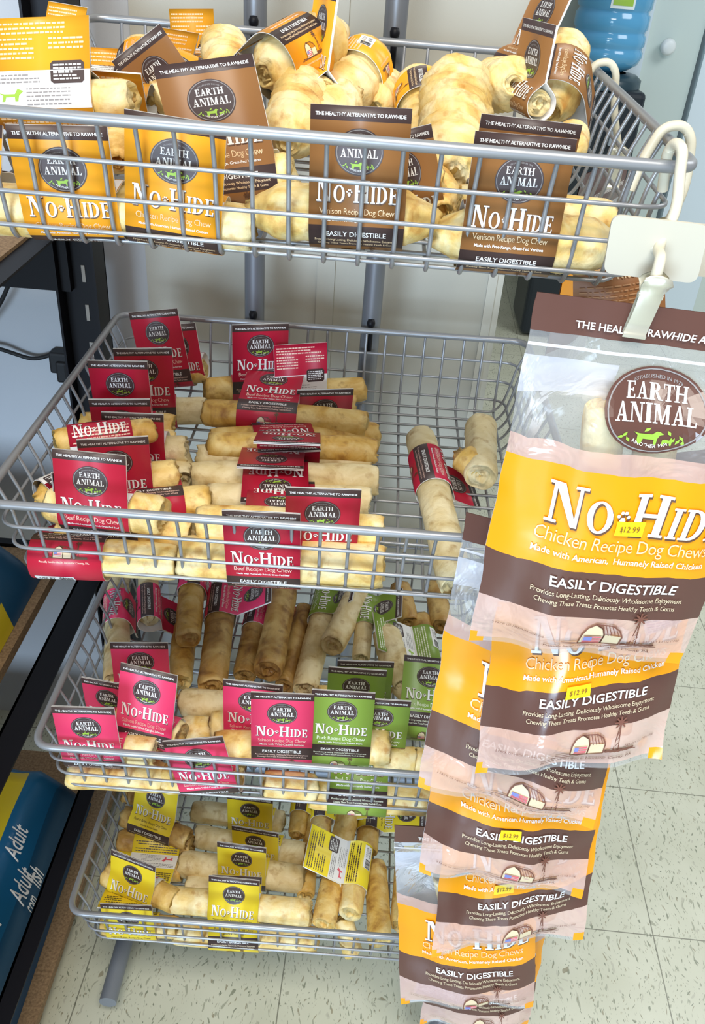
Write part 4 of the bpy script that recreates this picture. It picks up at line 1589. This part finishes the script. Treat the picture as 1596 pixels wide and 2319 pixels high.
# ================================================================ CLIP STRIP HOOKS
def hook(label, path, tagp, clipp, r=.0036):
    t = thing('display_hook', path[0], label, 'display hook', 'ivory hooks with sign plates on the basket rim')
    B = MB()
    B.tube(fillet(path, .014, 6), r, 12)
    B.build('wire_hook', ivory, t)
    if tagp:
        o, ux, uz, w, h = tagp
        nn = ux.cross(uz).normalized()
        B = MB()
        c = fillet([V((x, y, 0)) for x, y in ((-w / 2, -h / 2), (w / 2, -h / 2), (w / 2, h / 2), (-w / 2, h / 2))], .007, 6, True)
        f = [o + ux * p.x + uz * p.y for p in c]
        bk = [p - nn * .0022 for p in f]
        N = len(f)
        B.add(f + bk, [list(range(N)), list(range(N, 2 * N))[::-1]] + [(k, N + k, N + (k + 1) % N, (k + 1) % N) for k in range(N)])
        B.lathe([(0, .0009), (.002, .0007), (.0034, 0)], o + nn * .0001, 16, axis=nn)
        B.build('sign_plate', tagm, t)
    if clipp:
        o, ux, uz = clipp
        nn = ux.cross(uz).normalized()
        B = MB()
        # bent leaf clip: a narrow leaf with flared wavy head and rolled jaw
        prof = [(.021, .0085, .006), (.018, .0098, .0075), (.013, .0092, .0045), (.008, .0075, .0030), (0, .0072, .0025), (-.012, .0072, .0018), (-.0195, .0074, .0012), (-.0205, .0076, .0030), (-.0222, .0076, .0024)]
        for sgn in (1, -1):
            rows = []
            for (z, w, d) in prof:
                row = []
                for k in range(7):
                    a = -1 + k / 3
                    dd = d - .0022 * (a * a) * (1 if z > .005 else .15) + (.0016 * math.sin(a * 3) if z > .012 else 0)
                    row.append(o + ux * (w * a) + uz * (z - (.003 * a * a if z > .017 else 0)) + nn * (sgn * dd))
                rows.append(row)
            for dlt in (0, .0009):
                vs = [p + nn * (sgn * dlt) for r_ in rows for p in r_]
                B.add(vs, [(i * 7 + j, i * 7 + j + 1, (i + 1) * 7 + j + 1, (i + 1) * 7 + j) for i in range(len(rows) - 1) for j in range(6)], 0, True)
        B.tube([o + ux * -.008 + uz * .006, o + ux * .008 + uz * .006], .0022, 10)
        B.build('clip', mat('ivory_metal_clip', (.72, .70, .58), .25, .55), t)
    return t


def rimp(y):
    return bw_(0, HW, y, 0)


fz = aty(1531, 372, -.0075)
tagc = aty(1484, 566, -.030)
zz = EZ
ux = V((1, 0, -.03)).normalized()
uzv = V((-.09, -.10, 1)).normalized()
clipc = aty(1463, 690, -.058)
hook('ivory wire hook over the front rim near the right corner, with sign plate and clip',
     [aty(1500, 430, .012), fz + V((-.004, .012, .004)), fz + V((-.003, .005, .0125)), fz + V((0, -.006, .0105)), fz + V((.001, -.0085, -.004)), tagc + V((.008, .003, .026)), tagc + V((.002, .0035, 0)), clipc + V((.002, .001, .030)), clipc + V((.001, 0, .012))],
     (tagc, ux, uzv, .063, .0395), (clipc, V((1, 0, -.05)).normalized(), V((.16, .02, 1)).normalized()))


def side_hook(label, y, end, plate):
    a = rimp(y)
    end = V(end)
    hk = [a + V((-.022, -.004, -.034)), a + V((-.017, 0, -.012)), a + V((-.008, 0, .010)), a + V((.006, 0, .0125)), a + V((.014, 0, .004)), a + V((.020, .002, -.03)), end + V((0, 0, .014))]
    tg = (a + V((.040, .001, -.075)), V((1, 0, 0)), V((0, -.05, 1)).normalized(), .063, .040) if plate else None
    hook(label, hk, tg, (end, V((1, 0, 0)), V((0, 0, 1))))


side_hook('ivory wire hook over the right rim near the front corner', .072, pq(.93, .02) + V((0, .006, .012)), True)
side_hook('ivory wire hook over the right rim toward the back', .345, (.305, .364, 1.180), False)
